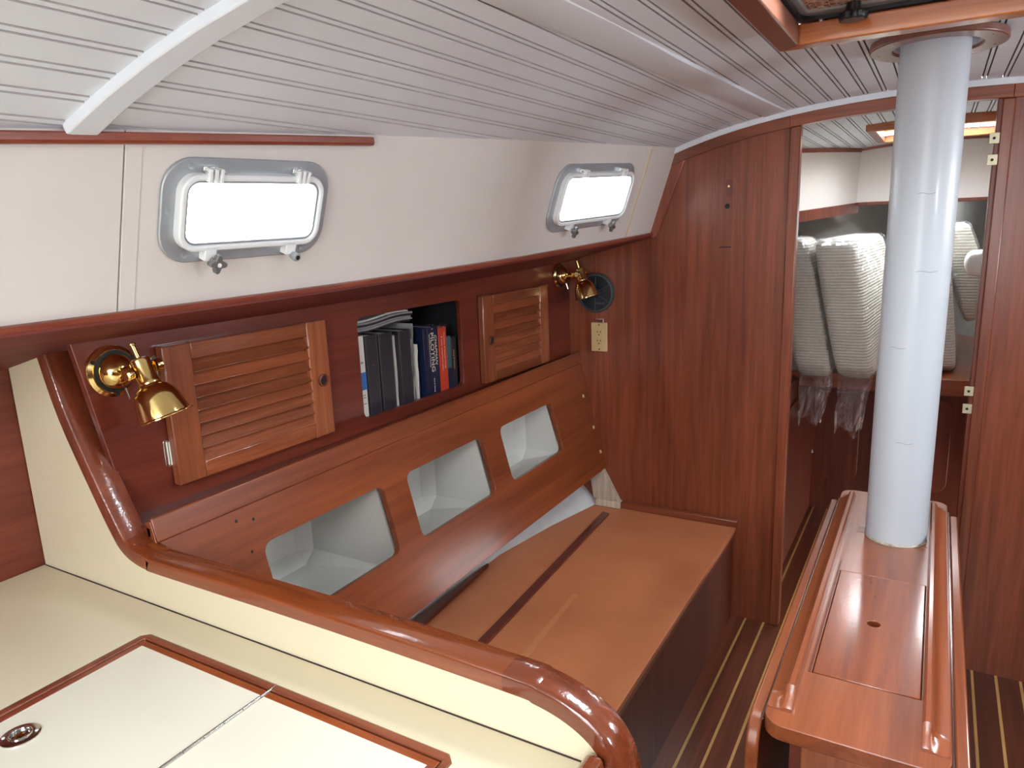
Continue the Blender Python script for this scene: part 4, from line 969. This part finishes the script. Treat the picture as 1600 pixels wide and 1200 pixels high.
bp = prism(NB(), [(2.75, 1.02), (3.95, 1.02), (3.90, 1.20), (3.72, 1.475), (2.75, 1.43)], lambda u, v, w: (-(0.93 - (u-2.62)*0.2944) + 0.02 - (1.5-v)*0.05 - w, u, v), 0.0, 0.015)  # plain black slanted shape along the port side
tag(finish(bp, 'black_panel', M['blackpanel'], smooth=0), 'black slanted panel behind the wrapped mattresses, under the wood trim', 'panel')

vb = thing('berth_platform', 'mahogany forward berth platform carrying the wrapped mattresses', 'berth', (0, 4.0, 0))
finish(prism(NB(), [(-0.86, 3.35), (0.86, 3.35), (0.58, 4.0), (0.06, 4.75), (-0.06, 4.75), (-0.58, 4.0)], lambda u, v, w: (u, v, w), BZ-0.02, BZ), 'berth_top', W['back'], vb, smooth=0)
finish(box(NB(), -0.86, 0.86, 3.335, 3.352, BZ-0.066, BZ+0.002), 'front_edge', W['trimx'], vb, bevel=0.003)
finish(box(NB(), -0.62, 0.62, 3.86, 3.88, 0.0, BZ-0.02), 'front_panel', W['front'], vb, smooth=0)
for x in (-0.42, -0.03, 0.36):
    finish(prism(NB(), rrect(x, 0.40, 0.30, 0.46, 0.05, 5), XZ(3.86), -0.012, -0.001), 'locker_door', W['front'], vb, bevel=0.003)
sc = thing('hanging_locker', 'low mahogany locker side just inside the forward cabin on the left', 'locker', (-0.62, 3.0, 0))
finish(prism(NB(), [(2.63, 0.0), (3.86, 0.0), (3.86, 0.755), (3.33, 0.755), (3.33, 0.80), (2.63, 0.80)], lambda u, v, w: (w, u, v), -0.50, -0.485), 'side_panel', W['front'], sc, bevel=0.003)
finish(box(NB(), -0.90, -0.50, 2.63, 3.33, 0.785, 0.805), 'locker_top', W['back'], sc, bevel=0.003)
for y in (2.70, 3.02): finish(box(NB(), -0.485, -0.476, y, y+0.26, 0.12, 0.72), 'locker_door', W['front'], sc, bevel=0.004)

def slab_mesh(p_bl, p_br, p_tl, p_tr, y0, y1, bulge, nx=6, nz=12, ny=8, rnd=0.03, seed=0, wr=0.0, fan=0.0):
    """puffy leaning block: quad cross-section in XZ, extruded along Y; rounded edges"""
    bm = NB(); rs = random.Random(seed)
    BL, BR, TL, TR = [Vector(p) for p in (p_bl, p_br, p_tl, p_tr)]
    def pt(a, b, c):      # a,b,c in -1..1 (x,z,y)
        k = 0.90
        def q(v, o1, o2):
            m = max(abs(o1), abs(o2)); return v
        aa, bb, cc = a, b, c
        # superellipsoid-like rounding
        l = (abs(aa)**10 + abs(bb)**14 + abs(cc)**18)**(1/12.0)
        if l > 1: aa, bb, cc = aa/l, bb/l, cc/l
        u, v = (aa+1)/2, (bb+1)/2
        p = (BL*(1-u) + BR*u)*(1-v) + (TL*(1-u) + TR*u)*v
        y = lerp(y0, y1, (cc+1)/2)
        pz = 1 - bb*bb
        x = p.x + bulge*aa*pz + fan*(y-y0)
        if wr:
            n_ = math.sin(37*y + 11*bb*3 + seed)*math.sin(23*bb + 5*y*3 + seed*2) + 0.6*math.sin(61*bb + 31*aa + seed)
            x += wr*n_*(1 if aa > 0 else -1); y += wr*0.8*math.sin(29*bb + 17*aa*2 + seed)*(1 if cc > 0 else -1)
        return (x, y, p.y)
    def face(fu, na, nb):
        g = [[bm.verts.new(pt(*fu(-1+2*i/na, -1+2*j/nb))) for j in range(nb+1)] for i in range(na+1)]
        for i in range(na):
            for j in range(nb): bm.faces.new((g[i][j], g[i+1][j], g[i+1][j+1], g[i][j+1]))
    face(lambda i, j: (i, j, -1), nx, nz); face(lambda i, j: (i, j, 1), nx, nz)
    face(lambda i, j: (-1, i, j), nz, ny); face(lambda i, j: (1, i, j), nz, ny)
    face(lambda i, j: (i, -1, j), nx, ny); face(lambda i, j: (i, 1, j), nx, ny)
    bmesh.ops.remove_doubles(bm, verts=bm.verts, dist=1e-5)
    return bm
MG = 'plastic wrapped mattresses in the forward cabin'
def mattress(label, q, y0, y1, tail=None, seed=0, fan=0.0):
    bl, br, tl, tr = q
    root = thing('mattress', label, 'mattress', ((bl[0]+br[0])/2, (y0+y1)/2, bl[1]), MG)
    core = finish(slab_mesh(bl, br, tl, tr, y0, y1, 0.006, 8, 22, 14, seed=seed, fan=fan), 'foam_core', M['foam'], root, smooth=60)
    g = 0.006
    grow = lambda p, sx, sz: (p[0]+sx*g, p[1]+sz*g)
    wrap = finish(slab_mesh(grow(bl, -1, -0.4), grow(br, 1, -0.4), grow(tl, -1, 1), grow(tr, 1, 1), y0-g, y1+g, 0.008, 14, 44, 26, seed=seed, wr=0.0022, fan=fan), 'plastic_cover', M['wrap'], root, smooth=60)
    if tail:
        (xa, xb), zlo = tail; bm = NB(); rows = []
        N, Kk = 14, 12
        for j in range(N+1):
            f = j/N; z = lerp(bl[1]+0.05, zlo, f); row = []
            for i in range(Kk*2):
                a = 2*PI*i/(Kk*2); w2 = (xb-xa)/2*(1-0.18*f*f + 0.06*math.sin(5*f+seed)); xc = (xa+xb)/2 + 0.015*math.sin(3*f+seed)*f
                dep = 0.045*(1-f*0.75)
                rr = 1 + 0.10*math.sin(5*a+seed+6*f) + 0.06*math.sin(9*a-8*f)
                row.append(bm.verts.new((xc + w2*rr*math.cos(a), y0 + 0.035 + dep*rr*math.sin(a), z + (0.022*math.sin(3*a+seed)+0.012*math.sin(7*a))*f)))
            rows.append(row)
        n = Kk*2
        for A, B in zip(rows, rows[1:]):
            for i in range(n): bm.faces.new((A[i], A[(i+1) % n], B[(i+1) % n], B[i]))
        finish(bm, 'plastic_tail', M['wrap'], wrap, smooth=60)
    return root
mattress('wrapped cream mattress leaning at the left edge of the doorway', ((-0.475, 0.832), (-0.342, 0.832), (-0.620, 1.405), (-0.468, 1.405)), 3.20, 3.52, ((-0.475, -0.350), 0.635), 1)
mattress('wrapped cream mattress standing left of the mast, largest in view', ((-0.323, 0.832), (-0.192, 0.832), (-0.445, 1.402), (-0.292, 1.402)), 3.18, 4.05, ((-0.318, -0.195), 0.610), 2, 0.07)
mattress('wrapped cream mattress standing right behind the mast', ((-0.060, 0.832), (0.105, 0.832), (-0.095, 1.300), (0.045, 1.300)), 3.46, 4.20, None, 3)
mattress('wrapped mattress tilted behind the others near the right door jamb', ((0.125, 1.02), (0.230, 1.06), (0.005, 1.430), (0.105, 1.445)), 3.62, 4.15, None, 4)
pl = finish(slab_mesh((0.118, 1.235), (0.40, 1.235), (0.118, 1.335), (0.40, 1.335), 3.40, 3.60, 0.02, 8, 8, 8, seed=5), 'pillow', M['pillow'], None, smooth=60)
tag(pl, 'white cotton pillow just showing at the right door jamb', 'pillow')

# forward hatch frame
fh = thing('fore_hatch', 'small wood framed hatch in the forward cabin ceiling', 'hatch', (-0.02, 3.72, 1.80), kind='structure')
a0, a1, b0, b1, t = -0.290, 0.25, 3.40, 4.03, 0.035
for nm, pg, m in (('frame_side', [(a0, b0), (a0+t, b0+t), (a0+t, b1-t), (a0, b1)], W['hatchy']), ('frame_side', [(a1, b0), (a1-t, b0+t), (a1-t, b1-t), (a1, b1)], W['hatchy']), ('frame_end', [(a0, b0), (a0+t, b0+t), (a1-t, b0+t), (a1, b0)], W['hatchx']), ('frame_end', [(a0, b1), (a0+t, b1-t), (a1-t, b1-t), (a1, b1)], W['hatchx'])):
    finish(prism(NB(), pg, lambda u, v, w: (u, v, w), 1.822, 1.90), nm, m, fh, bevel=0.003)

# ------------------------------------------------------------------ the unseen half of the cabin (encloses the light)
wr = finish(prism(NB(), [(AFT, 0.0), (YB, 0.0), (YB, 1.42), (AFT, 1.40)], lambda u, v, w: (1.50+w, u, v), 0.0, 0.02), 'wall_right', W['lock'], None, smooth=0)
tag(wr, 'dark mahogany starboard side outside the view', 'wall', kind='structure')
st_h = [[(cy + a, 1.546 + b) for a, b in rrect(0, 0, 0.30, 0.13, 0.04, 4)] for cy in (0.888, 2.05)]
sb = prism(NB(), [(AFT, 1.38), (YB, 1.42), (YB, 1.80), (AFT, 1.72)], lambda u, v, w: (-tx(u, v)+w, u, v), 0.0, 0.02, st_h)
tag(finish(sb, 'wall_starboard', M['wallw'], smooth=0), 'off-white starboard cabin side outside the view', 'wall', kind='structure')
sd = box(NB(), 0.9, 1.55, AFT, YB, 1.37, 1.385); tag(finish(sd, 'trim_7', W['soff'], smooth=0), 'starboard side deck underside outside the view', 'soffit', kind='structure')
bk_ = prism(NB(), [(-1.62, 0.0), (1.62, 0.0), (1.62, 1.45), (1.10, 1.70), (-1.10, 1.70), (-1.62, 1.45)], lambda u, v, w: (u, AFT+w, v), -0.02, 0.0, [[(-0.42, 0.95), (0.42, 0.95), (0.42, 1.69), (-0.42, 1.69)]])
tag(finish(bk_, 'wall_back', W['front'], smooth=0), 'aft bulkhead with the companionway opening behind the viewer', 'wall', kind='structure')
